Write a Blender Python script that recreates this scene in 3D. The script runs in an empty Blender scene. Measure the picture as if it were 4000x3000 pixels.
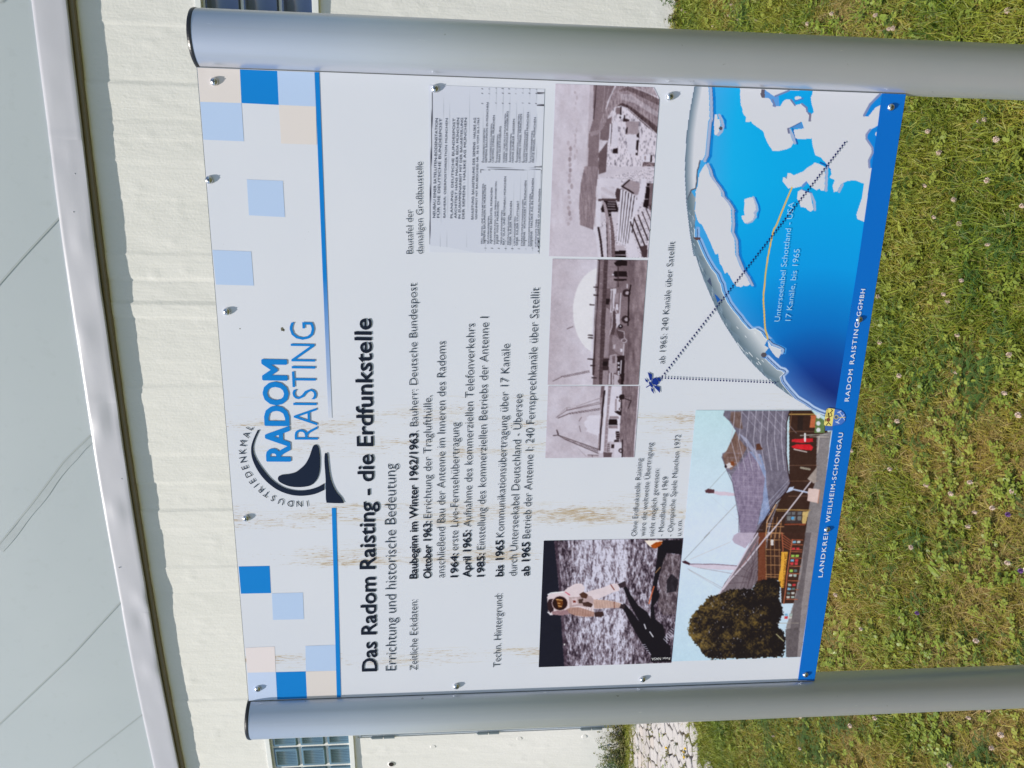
import bpy, bmesh, math, random
import numpy as np
from mathutils import Vector, Matrix

random.seed(7)
rng = np.random.default_rng(11)
sc = bpy.context.scene

# ------------------------------------------------------------------ camera
# world: X along the sign, Y towards the building, Z up, metres
CR = np.array([[0.9627678, 0.27032846, 0.00083295],
               [-0.02517646, 0.08659662, 0.99592528],
               [0.26915482, -0.95886576, 0.09017835]])      # rows: upright camera right, up, back
CC = np.array([0.87304693, -1.11696373, 1.6])
FOC = 2935.07                                               # focal length in pixels of a 4000 px wide frame
cam = bpy.data.cameras.new('camera')
cam.sensor_width = 36.0
cam.lens = 36.0 * FOC / 4000.0
cam.clip_start = 0.05
cam.clip_end = 2000
co = bpy.data.objects.new('camera', cam)
sc.collection.objects.link(co)
m = Matrix.Identity(4)                                      # the phone is held sideways: a quarter turn of roll
for i in range(3):
    m[i][0] = -CR[1][i]
    m[i][1] = CR[0][i]
    m[i][2] = CR[2][i]
    m[i][3] = CC[i]
co.matrix_world = m
sc.camera = co

# ------------------------------------------------------------------ light
SUN_D = Vector((0.95, 1.0, -2.55)).normalized()             # travel direction of sunlight
w = bpy.data.worlds.new('World')
sc.world = w
w.use_nodes = True
nt = w.node_tree
sky = nt.nodes.new('ShaderNodeTexSky')
sky.sky_type = 'NISHITA'
sky.sun_disc = False
sky.sun_elevation = math.asin(-SUN_D.z)
sky.sun_rotation = math.atan2(-SUN_D.x, -SUN_D.y)
sky.altitude = 550
sky.air_density = 1.0
sky.dust_density = 1.0
bg = nt.nodes['Background']
bg.inputs['Strength'].default_value = 0.105
nt.links.new(sky.outputs[0], bg.inputs['Color'])
sl = bpy.data.lights.new('sun', 'SUN')
sl.energy = 4.0
sl.angle = math.radians(0.53)
sl.color = (1.0, 0.945, 0.85)
so = bpy.data.objects.new('sun', sl)
sc.collection.objects.link(so)
so.rotation_mode = 'QUATERNION'
so.rotation_quaternion = SUN_D.to_track_quat('-Z', 'Y')
so.location = (-5, -5, 12)
sc.view_settings.view_transform = 'Standard'
sc.view_settings.look = 'None'
sc.view_settings.gamma = 1
sc.view_settings.use_curve_mapping = False
sc.view_settings.exposure = 0.34

# ------------------------------------------------------------------ helpers
def lin(c):
    c = np.asarray(c, float) / 255.0
    return np.where(c <= 0.04045, c / 12.92, ((c + 0.055) / 1.055) ** 2.4)

KP = np.array([0.845, 0.868, 0.852])                           # picture brightness of a printed colour over its reflectance

def pc(*c):
    return tuple(np.clip(lin(c) / KP, 0.003, 0.95))

def tag(o, label=None, cat=None, group=None, kind=None):
    if label: o['label'] = label
    if cat: o['category'] = cat
    if group: o['group'] = group
    if kind: o['kind'] = kind
    return o

def link(o, parent=None):
    sc.collection.objects.link(o)
    if parent: o.parent = parent
    return o

def empty(name, loc=(0, 0, 0), parent=None):
    o = bpy.data.objects.new(name, None)
    o.location = loc
    o.empty_display_size = 0.1
    return link(o, parent)

def mesh_obj(name, verts, faces, mat=None, parent=None, smooth=False, loc=None):
    me = bpy.data.meshes.new(name)
    me.from_pydata([tuple(map(float, v)) for v in verts], [], faces)
    if mat: me.materials.append(mat)
    if smooth: me.shade_smooth()
    o = bpy.data.objects.new(name, me)
    if loc is not None: o.location = loc
    return link(o, parent)

def bm_obj(name, bm, mat=None, parent=None, smooth=False, loc=None):
    me = bpy.data.meshes.new(name)
    bm.to_mesh(me); bm.free()
    if mat: me.materials.append(mat)
    if smooth: me.shade_smooth()
    o = bpy.data.objects.new(name, me)
    if loc is not None: o.location = loc
    return link(o, parent)

def grid_mesh(name, P, mat, parent=None, smooth=True, keep=None, col=None):
    """P: (n, m, 3) array of points -> quad grid; keep: (n-1, m-1) mask; col: (n, m, 3) linear colours"""
    n, mm = P.shape[:2]
    idx = np.arange(n * mm).reshape(n, mm)
    q = np.stack([idx[:-1, :-1], idx[:-1, 1:], idx[1:, 1:], idx[1:, :-1]], -1).reshape(-1, 4)
    if keep is not None: q = q[keep.reshape(-1)]
    V = P.reshape(-1, 3)
    me = bpy.data.meshes.new(name)
    me.vertices.add(len(V)); me.vertices.foreach_set('co', V.astype(np.float32).ravel())
    me.loops.add(q.size); me.loops.foreach_set('vertex_index', q.astype(np.int32).ravel())
    me.polygons.add(len(q))
    me.polygons.foreach_set('loop_start', (np.arange(len(q)) * 4).astype(np.int32))
    me.polygons.foreach_set('loop_total', np.full(len(q), 4, np.int32))
    if smooth: me.polygons.foreach_set('use_smooth', np.ones(len(q), bool))
    me.update(calc_edges=True)
    if col is not None:
        a = me.color_attributes.new('print', 'FLOAT_COLOR', 'POINT')
        c4 = np.concatenate([col.reshape(-1, 3), np.ones((len(V), 1))], 1)
        a.data.foreach_set('color', c4.astype(np.float32).ravel())
    if mat: me.materials.append(mat)
    o = bpy.data.objects.new(name, me)
    return link(o, parent)

def box_bm(bm, x0, x1, y0, y1, z0, z1):
    vs = [bm.verts.new((x, y, z)) for x in (x0, x1) for y in (y0, y1) for z in (z0, z1)]
    for f in ((0, 1, 3, 2), (4, 6, 7, 5), (0, 4, 5, 1), (2, 3, 7, 6), (0, 2, 6, 4), (1, 5, 7, 3)):
        bm.faces.new([vs[i] for i in f])

def box(name, x0, x1, y0, y1, z0, z1, mat, parent=None, bevel=0.0, loc=None):
    bm = bmesh.new()
    box_bm(bm, x0, x1, y0, y1, z0, z1)
    bmesh.ops.recalc_face_normals(bm, faces=bm.faces)
    if bevel: bmesh.ops.bevel(bm, geom=bm.edges[:], offset=bevel, segments=2, affect='EDGES', clamp_overlap=True)
    return bm_obj(name, bm, mat, parent, loc=loc)

def smooth_noise(X, Y, seed=0):
    """hash value noise on arrays"""
    xi = np.floor(X).astype(np.int64); yi = np.floor(Y).astype(np.int64)
    fx = X - xi; fy = Y - yi
    fx = fx * fx * (3 - 2 * fx); fy = fy * fy * (3 - 2 * fy)
    def h(a, b):
        n = (a * 374761393 + b * 668265263 + seed * 974634777) & 0x7fffffff
        n = ((n ^ (n >> 13)) * 1274126177) & 0x7fffffff
        return ((n ^ (n >> 16)) & 0xffff) / 65535.0
    return (h(xi, yi) * (1 - fx) + h(xi + 1, yi) * fx) * (1 - fy) + (h(xi, yi + 1) * (1 - fx) + h(xi + 1, yi + 1) * fx) * fy

def fbm(X, Y, seed=0, octv=3):
    r = 0; a = 0.5; t = 0
    for k in range(octv):
        r = r + a * smooth_noise(X * 2 ** k, Y * 2 ** k, seed + k); t += a; a *= 0.55
    return r / t

# ------------------------------------------------------------------ materials
def new_mat(name):
    mt = bpy.data.materials.new(name)
    mt.use_nodes = True
    return mt, mt.node_tree, mt.node_tree.nodes['Principled BSDF']

def simple_mat(name, col, rough=0.5, metal=0.0, spec=0.5):
    mt, t, p = new_mat(name)
    p.inputs['Base Color'].default_value = (*col[:3], 1)
    p.inputs['Roughness'].default_value = rough
    p.inputs['Metallic'].default_value = metal
    p.inputs['Specular IOR Level'].default_value = spec
    return mt

def nd(t, typ, **kw):
    n = t.nodes.new(typ)
    for k, v in kw.items():
        if k in n.inputs: n.inputs[k].default_value = v
        else: setattr(n, k, v)
    return n

def mixcol(t, fac, a, b, mode='MIX'):
    n = t.nodes.new('ShaderNodeMix'); n.data_type = 'RGBA'; n.blend_type = mode
    for s, v in ((0, fac), (6, a), (7, b)):
        if isinstance(v, (tuple, list)): n.inputs[s].default_value = (*v[:3], 1)
        elif isinstance(v, (int, float)): n.inputs[s].default_value = v
        else: t.links.new(v, n.inputs[s])
    return n.outputs[2]

def ramp(t, src, stops):
    r = t.nodes.new('ShaderNodeValToRGB')
    el = r.color_ramp.elements
    while len(el) < len(stops): el.new(0.5)
    for e, (p, c) in zip(el, stops):
        e.position = p
        e.color = (*c, 1) if isinstance(c, (tuple, list)) else (c, c, c, 1)
    t.links.new(src, r.inputs[0])
    return r.outputs[0]

def noise(t, vec, scale, detail=4, rough=0.55, dist=0.0):
    n = nd(t, 'ShaderNodeTexNoise', Scale=scale, Detail=detail, Roughness=rough, Distortion=dist)
    if vec is not None: t.links.new(vec, n.inputs['Vector'])
    return n.outputs[0]

def mapping(t, vec, scale=(1, 1, 1), loc=(0, 0, 0)):
    n = t.nodes.new('ShaderNodeMapping')
    n.inputs['Scale'].default_value = scale; n.inputs['Location'].default_value = loc
    t.links.new(vec, n.inputs['Vector'])
    return n.outputs[0]

def bump(t, p, h, strength, dist=0.002):
    b = t.nodes.new('ShaderNodeBump')
    b.inputs['Strength'].default_value = strength; b.inputs['Distance'].default_value = dist
    t.links.new(h, b.inputs['Height']); t.links.new(b.outputs[0], p.inputs['Normal'])

def mth(t, op, a, b):
    n = t.nodes.new('ShaderNodeMath'); n.operation = op
    for i, v in enumerate((a, b)):
        if isinstance(v, (int, float)): n.inputs[i].default_value = v
        else: t.links.new(v, n.inputs[i])
    return n.outputs[0]

# brushed aluminium of the posts
M = {}
mt, t, p = new_mat('satin_aluminium')
g = nd(t, 'ShaderNodeNewGeometry')
n1 = noise(t, mapping(t, g.outputs['Position'], (300, 300, 6)), 1.0, 3)
n2 = noise(t, g.outputs['Position'], 9, 4)
c = mixcol(t, n2, (0.54, 0.57, 0.65), (0.60, 0.62, 0.69))
scr = noise(t, mapping(t, g.outputs['Position'], (160, 160, 34), (2, 5, 3)), 1.0, 2, 0.5)
c = mixcol(t, ramp(t, scr, [(0.745, 0.0), (0.79, 0.7)]), c, (0.78, 0.80, 0.82))
dirt = noise(t, mapping(t, g.outputs['Position'], (1, 1, 0.7), (7, 1, 2)), 90, 2, 0.5)
c = mixcol(t, ramp(t, dirt, [(0.755, 0.0), (0.79, 0.6)]), c, (0.20, 0.20, 0.20))
run = noise(t, mapping(t, g.outputs['Position'], (60, 60, 1.2)), 1.0, 3, 0.6)
c = mixcol(t, ramp(t, run, [(0.5, 0.0), (0.8, 0.22)]), c, (0.38, 0.40, 0.41))
t.links.new(c, p.inputs['Base Color'])
t.links.new(ramp(t, run, [(0.3, 0.28), (0.7, 0.37)]), p.inputs['Roughness'])
p.inputs['Metallic'].default_value = 0.58
bump(t, p, n1, 0.04, 0.0005)
M['alu'] = mt
M['cap'] = simple_mat('black_plastic', (0.012, 0.012, 0.015), 0.35)
M['steel'] = simple_mat('zinc_steel', (0.62, 0.64, 0.66), 0.28, 1.0)
M['recess'] = simple_mat('screw_recess', (0.05, 0.06, 0.07), 0.5, 0.6)

# white laminate of the sign, peeling in rusty streaks
mt, t, p = new_mat('white_laminate')
g = nd(t, 'ShaderNodeNewGeometry')
pos = g.outputs['Position']
sx = nd(t, 'ShaderNodeSeparateXYZ'); t.links.new(pos, sx.inputs[0])
lam = pc(206, 211, 221)
n_soft = noise(t, mapping(t, pos, (2.2, 1, 2.2)), 1.6, 3)
base = mixcol(t, n_soft, pc(202, 208, 218), pc(214, 217, 223))
# columns in which the streaks run (x along the sign)
cols = ramp(t, sx.outputs[0], [(0.0, 0.0), (0.055, 0.68), (0.085, 0.84), (0.11, 0.15), (0.16, 0.0), (0.19, 0.30), (0.215, 0.30), (0.235, 0.20),
                               (0.255, 0.85), (0.275, 0.75), (0.305, 0.50), (0.325, 0.80), (0.36, 0.76), (0.385, 0.50), (0.42, 0.45), (0.445, 0.74),
                               (0.475, 0.66), (0.495, 0.80), (0.52, 0.66), (0.545, 0.62), (0.56, 0.0)])
big = noise(t, mapping(t, pos, (34, 1, 5.5), (3, 0, 1)), 1.0, 3, 0.6)
fine = noise(t, mapping(t, pos, (330, 1, 13)), 1.0, 6, 0.72)
fine2 = noise(t, mapping(t, pos, (700, 1, 60), (0, 0, 7)), 1.0, 4, 0.7)
thr = mth(t, 'ADD', mth(t, 'MULTIPLY', cols, 0.10), mth(t, 'MULTIPLY', mth(t, 'MULTIPLY', cols, big), 0.62))
msk = ramp(t, mth(t, 'ADD', thr, mth(t, 'MULTIPLY', fine, 0.8)), [(0.725, 0.0), (0.85, 0.50)])
base = mixcol(t, msk, base, (0.66, 0.57, 0.40))
thr2 = ramp(t, mth(t, 'ADD', thr, mth(t, 'MULTIPLY', fine2, 0.75)), [(0.745, 0.0), (0.80, 0.78)])
base = mixcol(t, thr2, base, (0.46, 0.30, 0.13))
spk = noise(t, mapping(t, pos, (1, 1, 1), (5, 0, 0)), 260, 2)
base = mixcol(t, ramp(t, spk, [(0.74, 0.0), (0.79, 0.5)]), base, (0.25, 0.24, 0.22))
t.links.new(base, p.inputs['Base Color'])
p.inputs['Roughness'].default_value = 0.45
p.inputs['Specular IOR Level'].default_value = 0.22
M['laminate'] = mt
M['panel_edge'] = simple_mat('panel_edge', (0.10, 0.11, 0.12), 0.5)

_pm = {}
def print_mat(rgb):
    k = tuple(rgb)
    if k not in _pm:
        _pm[k] = simple_mat('ink_%02x%02x%02x' % k, pc(*k), 0.45, 0.0, 0.18)
    return _pm[k]

mt, t, p = new_mat('printed_picture')
a = nd(t, 'ShaderNodeVertexColor'); a.layer_name = 'print'
t.links.new(a.outputs[0], p.inputs['Base Color'])
p.inputs['Roughness'].default_value = 0.45
p.inputs['Specular IOR Level'].default_value = 0.15
M['picture'] = mt

# fading blue stripe
mt, t, p = new_mat('fading_blue_ink')
g = nd(t, 'ShaderNodeNewGeometry'); sx = nd(t, 'ShaderNodeSeparateXYZ'); t.links.new(g.outputs['Position'], sx.inputs[0])
t.links.new(mixcol(t, ramp(t, sx.outputs[0], [(0.50, 0.0), (0.57, 0.45), (0.72, 1.0)]), pc(206, 211, 221), pc(0, 122, 200)), p.inputs['Base Color'])
p.inputs['Roughness'].default_value = 0.45
p.inputs['Specular IOR Level'].default_value = 0.18
M['fade'] = mt

# painted board-marked concrete wall
mt, t, p = new_mat('white_painted_concrete')
g = nd(t, 'ShaderNodeNewGeometry'); pos = g.outputs['Position']
n1 = noise(t, mapping(t, pos, (3.0, 3.0, 0.8)), 1.0, 5)
n2 = noise(t, pos, 55, 5)
n3 = noise(t, mapping(t, pos, (60, 60, 9)), 1.0, 4)
c = mixcol(t, n1, (0.745, 0.725, 0.68), (0.815, 0.79, 0.755))
c = mixcol(t, ramp(t, n2, [(0.62, 0.0), (0.8, 0.25)]), c, (0.60, 0.57, 0.48))
t.links.new(c, p.inputs['Base Color'])
p.inputs['Roughness'].default_value = 0.75
s = mth(t, 'ADD', mth(t, 'MULTIPLY', n2, 0.6), n3)
bump(t, p, s, 0.38, 0.006)
M['wall'] = mt

mt, t, p = new_mat('painted_sheet_metal')
g = nd(t, 'ShaderNodeNewGeometry'); pos = g.outputs['Position']
n1 = noise(t, pos, 2.2, 3)
t.links.new(mixcol(t, n1, (0.475, 0.47, 0.515), (0.525, 0.515, 0.55)), p.inputs['Base Color'])
p.inputs['Roughness'].default_value = 0.38
bump(t, p, noise(t, mapping(t, pos, (2.2, 2.2, 5)), 1.0, 1), 0.25, 0.02)
M['flash'] = mt

mt, t, p = new_mat('dome_membrane')
g = nd(t, 'ShaderNodeNewGeometry'); pos = g.outputs['Position']
n1 = noise(t, pos, 0.9, 3)
n2 = noise(t, pos, 14, 4)
c = mixcol(t, n1, (0.60, 0.645, 0.69), (0.70, 0.735, 0.775))
c = mixcol(t, ramp(t, n2, [(0.6, 0.0), (0.85, 0.22)]), c, (0.45, 0.48, 0.48))
t.links.new(c, p.inputs['Base Color'])
p.inputs['Roughness'].default_value = 0.45
bump(t, p, noise(t, pos, 90, 3), 0.08, 0.002)
M['dome'] = mt
M['dome_seam'] = simple_mat('membrane_weld_seam', (0.56, 0.59, 0.60), 0.5)
mt, t, p = new_mat('membrane_dirty_band')
g = nd(t, 'ShaderNodeNewGeometry'); pos = g.outputs['Position']
t.links.new(mixcol(t, ramp(t, noise(t, pos, 7, 5, 0.7), [(0.35, 0.0), (0.7, 1.0)]), (0.63, 0.67, 0.71), (0.57, 0.60, 0.63)), p.inputs['Base Color'])
p.inputs['Roughness'].default_value = 0.5
M['dome_dirt'] = mt
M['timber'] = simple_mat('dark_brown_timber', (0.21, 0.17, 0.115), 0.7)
M['frame'] = simple_mat('white_window_frame', (0.80, 0.80, 0.78), 0.45)
M['mortar'] = simple_mat('white_mortar', (0.74, 0.73, 0.70), 0.8)
mt, t, p = new_mat('white_steel_door')
g = nd(t, 'ShaderNodeNewGeometry')
t.links.new(mixcol(t, noise(t, g.outputs['Position'], 6, 3), (0.66, 0.70, 0.74), (0.72, 0.75, 0.79)), p.inputs['Base Color'])
p.inputs['Roughness'].default_value = 0.35
M['door'] = mt
M['hinge'] = simple_mat('grey_painted_hinge', (0.22, 0.26, 0.28), 0.45, 0.2)
M['hole'] = simple_mat('dark_hole', (0.02, 0.012, 0.01), 0.8)

def glass_mat(name, c0, c1, rough, ribs=False):
    mt, t, p = new_mat(name)
    g = nd(t, 'ShaderNodeNewGeometry')
    t.links.new(mixcol(t, noise(t, g.outputs['Position'], 5, 3), c0, c1), p.inputs['Base Color'])
    p.inputs['Roughness'].default_value = rough
    p.inputs['IOR'].default_value = 1.52
    p.inputs['Specular IOR Level'].default_value = 0.9
    p.inputs['Coat Weight'].default_value = 0.5
    if ribs:                                                # shade and reflection of the moulded ribs painted into the colour as dark lines
        tc = nd(t, 'ShaderNodeTexCoord'); s3 = nd(t, 'ShaderNodeSeparateXYZ'); t.links.new(tc.outputs['Object'], s3.inputs[0])
        wv = mth(t, 'SINE', mth(t, 'MULTIPLY', s3.outputs[0], 6.2832 / 0.0204), 0)
        ins = mth(t, 'MULTIPLY', mth(t, 'LESS_THAN', mth(t, 'ABSOLUTE', s3.outputs[0], 0), 0.088), mth(t, 'LESS_THAN', mth(t, 'ABSOLUTE', s3.outputs[2], 0), 0.088))
        f = mth(t, 'MULTIPLY', ramp(t, wv, [(0.1, 0.0), (0.75, 0.75)]), ins)
        src_ = p.inputs['Base Color'].links[0].from_socket
        t.links.new(mixcol(t, f, src_, (0.012, 0.035, 0.055)), p.inputs['Base Color'])
    return mt
M['glass_ribbed'] = glass_mat('ribbed_glass_block', (0.07, 0.14, 0.18), (0.13, 0.23, 0.30), 0.16, True)
M['glass_dark'] = glass_mat('dark_glass_block', (0.020, 0.034, 0.075), (0.035, 0.055, 0.11), 0.10)

# ------------------------------------------------------------------ building
WC = np.array([0.7, 4.40 + 34.0]); WR = 34.0                # the drum of the building is a wide circle
def arc(x, dr=0.0):
    """point on the wall circle above world x at the plain radius; dr > 0 stands out towards the lawn"""
    a = np.arcsin((np.asarray(x, float) - WC[0]) / WR)
    r = WR + dr
    return WC[0] + r * np.sin(a), WC[1] - r * np.cos(a)

def arc_box(name, x0, x1, d0, d1, z0, z1, mat, parent, n=2, bevel=0.0):
    """box bent along the wall between x0 and x1, from dr=d0 (inside) to dr=d1 (outside)"""
    xs = np.linspace(x0, x1, n + 1)
    bm = bmesh.new()
    rows = []
    for x in xs:
        r = []
        for d, z in ((d0, z0), (d1, z0), (d1, z1), (d0, z1)):
            X, Y = arc(x, d); r.append(bm.verts.new((float(X), float(Y), z)))
        rows.append(r)
    for a_, b_ in zip(rows[:-1], rows[1:]):
        for k in range(4):
            bm.faces.new([a_[k], a_[(k + 1) % 4], b_[(k + 1) % 4], b_[k]])
    bm.faces.new(rows[0][::-1]); bm.faces.new(rows[-1])
    bmesh.ops.recalc_face_normals(bm, faces=bm.faces)
    if bevel:
        bmesh.ops.bevel(bm, geom=bm.edges[:], offset=bevel, segments=2, affect='EDGES', clamp_overlap=True)
    return bm_obj(name, bm, mat, parent)

bld = empty('dome_building', (0.7, 4.4, 0))
tag(bld, 'white round concrete building with pale membrane dome behind the information sign', 'building')
bld.matrix_world = Matrix.Translation((0, 0, 0))

BW = 0.262                                                  # pitch of the glass blocks
ZT, ZB = 3.215, 2.425
WL0, WL1 = -4.505 - 2 * BW + 0.0 - 0.04, -4.505 + 3 * BW + 0.04          # left window opening
WR0, WR1 = 1.775 - BW - 0.04, 1.775 + 4 * BW + 0.04                      # right window opening
D0, D1 = -4.155, -3.20                                      # door opening
DZ = 2.385
holes = [(WL0, WL1, ZB, ZT), (WR0, WR1, ZB, ZT), (D0, D1, -1, DZ)]
xs = np.concatenate([np.linspace(-16, -5.6, 40), np.arange(-5.6, 3.6, 0.014), np.linspace(3.6, 14, 40)])
zs = np.concatenate([np.arange(-0.2, 3.99, 0.03), [3.99]])
def snap(arr, vals):
    for v in vals: arr[np.argmin(abs(arr - v))] = v
    return np.unique(arr)
xs = snap(xs, [h[0] for h in holes] + [h[1] for h in holes])
zs = snap(zs, [ZB, ZT, DZ])
GX, GZ = np.meshgrid(xs, zs, indexing='ij')
# formwork boards: each a little proud or shy, with a crack or a lip at the joint
d = np.zeros_like(GX)
edge = -16.0; k = 0
rb = random.Random(5)
joints = []
while edge < 14:
    wd = rb.choice([0.12, 0.16, 0.19, 0.24, 0.36])
    msk_ = (GX >= edge) & (GX < edge + wd)
    tilt = rb.uniform(-0.004, 0.004)
    d[msk_] += rb.uniform(-0.0022, 0.0022) + tilt * (GX[msk_] - edge) / wd
    joints.append(edge); edge += wd
for j in joints:
    s_ = rb.choice([-1, -1, 1]); amp = rb.choice([0.0004, 0.0006, 0.0012, 0.0024])
    d += s_ * amp * np.exp(-((GX - j) / 0.009) ** 2) * (0.35 + 0.9 * smooth_noise(GZ * 5 + j * 9, GX * 0 + j))
d += 0.006 * (fbm(GX * 3, GZ * 1.2, 3) - 0.5) + 0.0060 * (fbm(GX * 22, GZ * 5, 9, 4) - 0.5) * (0.15 + 0.9 * fbm(GX * 1.1, GZ * 1.1, 12, 2))
blob = fbm(GX * 14, GZ * 14, 21, 2)
d += 0.004 * np.clip(blob - 0.68, 0, 1) * 3
PX, PY = arc(GX, d)
P = np.stack([PX, PY, GZ], -1)
cx_ = (GX[:-1, :-1] + GX[1:, 1:]) / 2; cz_ = (GZ[:-1, :-1] + GZ[1:, 1:]) / 2
keep = np.ones(cx_.shape, bool)
for a0, a1, b0, b1 in holes:
    keep &= ~((cx_ > a0) & (cx_ < a1) & (cz_ > b0) & (cz_ < b1))
grid_mesh('wall', P, M['wall'], bld, keep=keep)
# inner faces of the openings and the top of the drum
for a0, a1, b0, b1 in holes:
    bm = bmesh.new()
    b0 = max(b0, -0.2)
    for (xa, za, xb, zb_) in ((a0, b0, a0, b1), (a1, b0, a1, b1), (a0, b0, a1, b0), (a0, b1, a1, b1)):
        n = 8
        prev = None
        for i in range(n + 1):
            f = i / n
            x_ = xa + (xb - xa) * f; z_ = za + (zb_ - za) * f
            A = arc(x_, 0.003); B_ = arc(x_, -0.22)
            cur = (bm.verts.new((float(A[0]), float(A[1]), z_)), bm.verts.new((float(B_[0]), float(B_[1]), z_)))
            if prev: bm.faces.new((prev[0], cur[0], cur[1], prev[1]))
            prev = cur
    bm_obj('reveal', bm, M['wall'], bld)

# glass block windows
def ribbed_block():
    """one block: bevelled glass box whose face carries ribs; local x width, z height, faces -y"""
    W = 0.232; H = 0.226
    nx, nz = 47, 8
    us = np.linspace(-W / 2, W / 2, nx); vs = np.linspace(-H / 2, H / 2, nz)
    vs = np.array([-H/2, -H/2 + 0.010, -H/2 + 0.024, -H/2+.03, H/2-.03, H/2 - 0.024, H/2 - 0.010, H/2]); nz = 8
    U, V = np.meshgrid(us, vs, indexing='ij')
    ex = np.minimum(W / 2 - abs(U), H / 2 - abs(V))
    y = np.where(ex < 0.004, 0.014, 0.0)
    inner = (ex > 0.028)
    y = y + inner * 0.007 * (0.5 - 0.5 * np.cos(np.arange(nx)[:, None] * math.pi / 2.0))
    return np.stack([U, y, V], -1)
def plain_block():
    W = 0.232; H = 0.226
    e = [0, 0.004, 0.016, 0.026]
    us = np.array([-W/2 + a for a in e] + [0] + [W/2 - a for a in e[::-1]])
    vs = np.array([-H/2 + a for a in e] + [0] + [H/2 - a for a in e[::-1]])
    U, V = np.meshgrid(us, vs, indexing='ij')
    ex = np.minimum(W / 2 - abs(U), H / 2 - abs(V))
    y = np.interp(ex, [0, 0.004, 0.016, 0.026, 0.2], [0.014, 0.0, 0.0, 0.006, 0.007])
    return np.stack([U, y, V], -1)
blk_mesh = {}
for key, fn, mk in (('ribbed', ribbed_block, 'glass_ribbed'), ('plain', plain_block, 'glass_dark')):
    o = grid_mesh('glass_block', fn(), M[mk], None, smooth=False)
    blk_mesh[key] = o.data
    bpy.data.objects.remove(o)

def window(x0, x1, first, ncol, kind, lab):
    f = bpy.data.objects.new('window', None); link(f, bld); f.empty_display_size = 0.1
    f['label'] = lab
    fr = 0.04
    arc_box('window_frame', x0, x0 + fr, -0.10, 0.012, ZB + fr, ZT - fr, M['frame'], f, 1, 0.003)
    arc_box('window_frame', x1 - fr, x1, -0.10, 0.012, ZB + fr, ZT - fr, M['frame'], f, 1, 0.003)
    arc_box('window_frame', x0, x1, -0.10, 0.012, ZT - fr, ZT, M['frame'], f, 8, 0.003)
    arc_box('window_sill', x0 - 0.03, x1 + 0.03, -0.10, 0.028, ZB - 0.004, ZB + fr, M['frame'], f, 8, 0.003)
    arc_box('mortar', x0 + fr, x1 - fr, -0.13, -0.020, ZB + fr, ZT - fr, M['mortar'], f, 8)
    for c in range(ncol):
        for r in range(3):
            xc = first + BW * (c + 0.5); zc = ZT - fr - 0.013 - 0.118 - r * 0.2455
            X, Y = arc(xc, -0.006)
            o = bpy.data.objects.new('glass_block', blk_mesh[kind]); link(o, f)
            o.location = (float(X), float(Y), zc)
            o.rotation_euler = (0, 0, math.asin((xc - WC[0]) / WR))
    return f
window(WL0, WL1, WL0 + 0.04, 5, 'ribbed', 'ribbed glass block window above the white door')
window(WR0, WR1, WR0 + 0.04, 5, 'plain', 'dark glass block window at the right end')

# door leaf, frame and hinges
dr = bpy.data.objects.new('door', None); link(dr, bld); dr.empty_display_size = 0.1
arc_box('door_leaf', D0 + 0.012, D1 - 0.012, -0.075, -0.03, -0.09, DZ - 0.03, M['door'], dr, 2, 0.002)
arc_box('door_frame', D0 + 0.001, D0 + 0.011, -0.1, -0.006, -0.1, DZ - 0.02, M['door'], dr, 1)
arc_box('door_frame', D0 + 0.001, D1 - 0.001, -0.1, -0.006, DZ - 0.028, DZ - 0.002, M['door'], dr, 2)
for z1, z0 in ((2.256, 2.05), (1.283, 1.085), (0.31, 0.11)):
    hg = bpy.data.objects.new('hinge', None); link(hg, dr); hg.empty_display_size = 0.05
    X, Y = arc(D0 + 0.008, 0.010)
    bm = bmesh.new()
    for zz0, zz1 in ((z0, (z0 + z1) / 2 - 0.004), ((z0 + z1) / 2 + 0.004, z1)):
        bmesh.ops.create_cone(bm, cap_ends=True, segments=14, radius1=0.014, radius2=0.014, depth=zz1 - zz0,
                              matrix=Matrix.Translation((float(X), float(Y), (zz0 + zz1) / 2)))
    bmesh.ops.create_uvsphere(bm, u_segments=10, v_segments=6, radius=0.009, matrix=Matrix.Translation((float(X), float(Y), z1 + 0.004)))
    hg_b = bm_obj('hinge_barrel', bm, M['hinge'], dr, smooth=False)
    bpy.data.objects.remove(hg)
    hg_b.name = 'hinge'

# plugs of the formwork ties and the open pipe hole with its rust run
for (x_, z_) in ((-4.242, 0.892), (-4.254, 0.27), (-4.30, 1.70)):
    X, Y = arc(x_, 0.004)
    bm = bmesh.new()
    bmesh.ops.create_cone(bm, cap_ends=True, segments=16, radius1=0.026, radius2=0.022, depth=0.006,
                          matrix=Matrix.Translation((float(X), float(Y), z_)) @ Matrix.Rotation(math.pi / 2, 4, 'X'))
    bm_obj('plug', bm, M['wall'], bld)
X, Y = arc(-4.502, 0.006)
bm = bmesh.new()
for i in range(20):
    a0 = 2 * math.pi * i / 20; a1 = 2 * math.pi * (i + 1) / 20
    r0, r1 = 0.024, 0.036
    v = [bm.verts.new((float(X) + r * math.cos(a_), float(Y) + dy, 2.091 + r * math.sin(a_))) for r, a_, dy in
         ((r0, a0, -0.003), (r0, a1, -0.003), (r1, a1, 0.004), (r1, a0, 0.004))]
    bm.faces.new(v)
    v = [bm.verts.new((float(X) + r0 * math.cos(a_), float(Y) + dy, 2.091 + r0 * math.sin(a_))) for a_, dy in ((a0, -0.003), (a1, -0.003), (a1, 0.03), (a0, 0.03))]
    bm.faces.new(v)
bm_obj('pipe_collar', bm, M['wall'], bld)
bm = bmesh.new()
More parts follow.
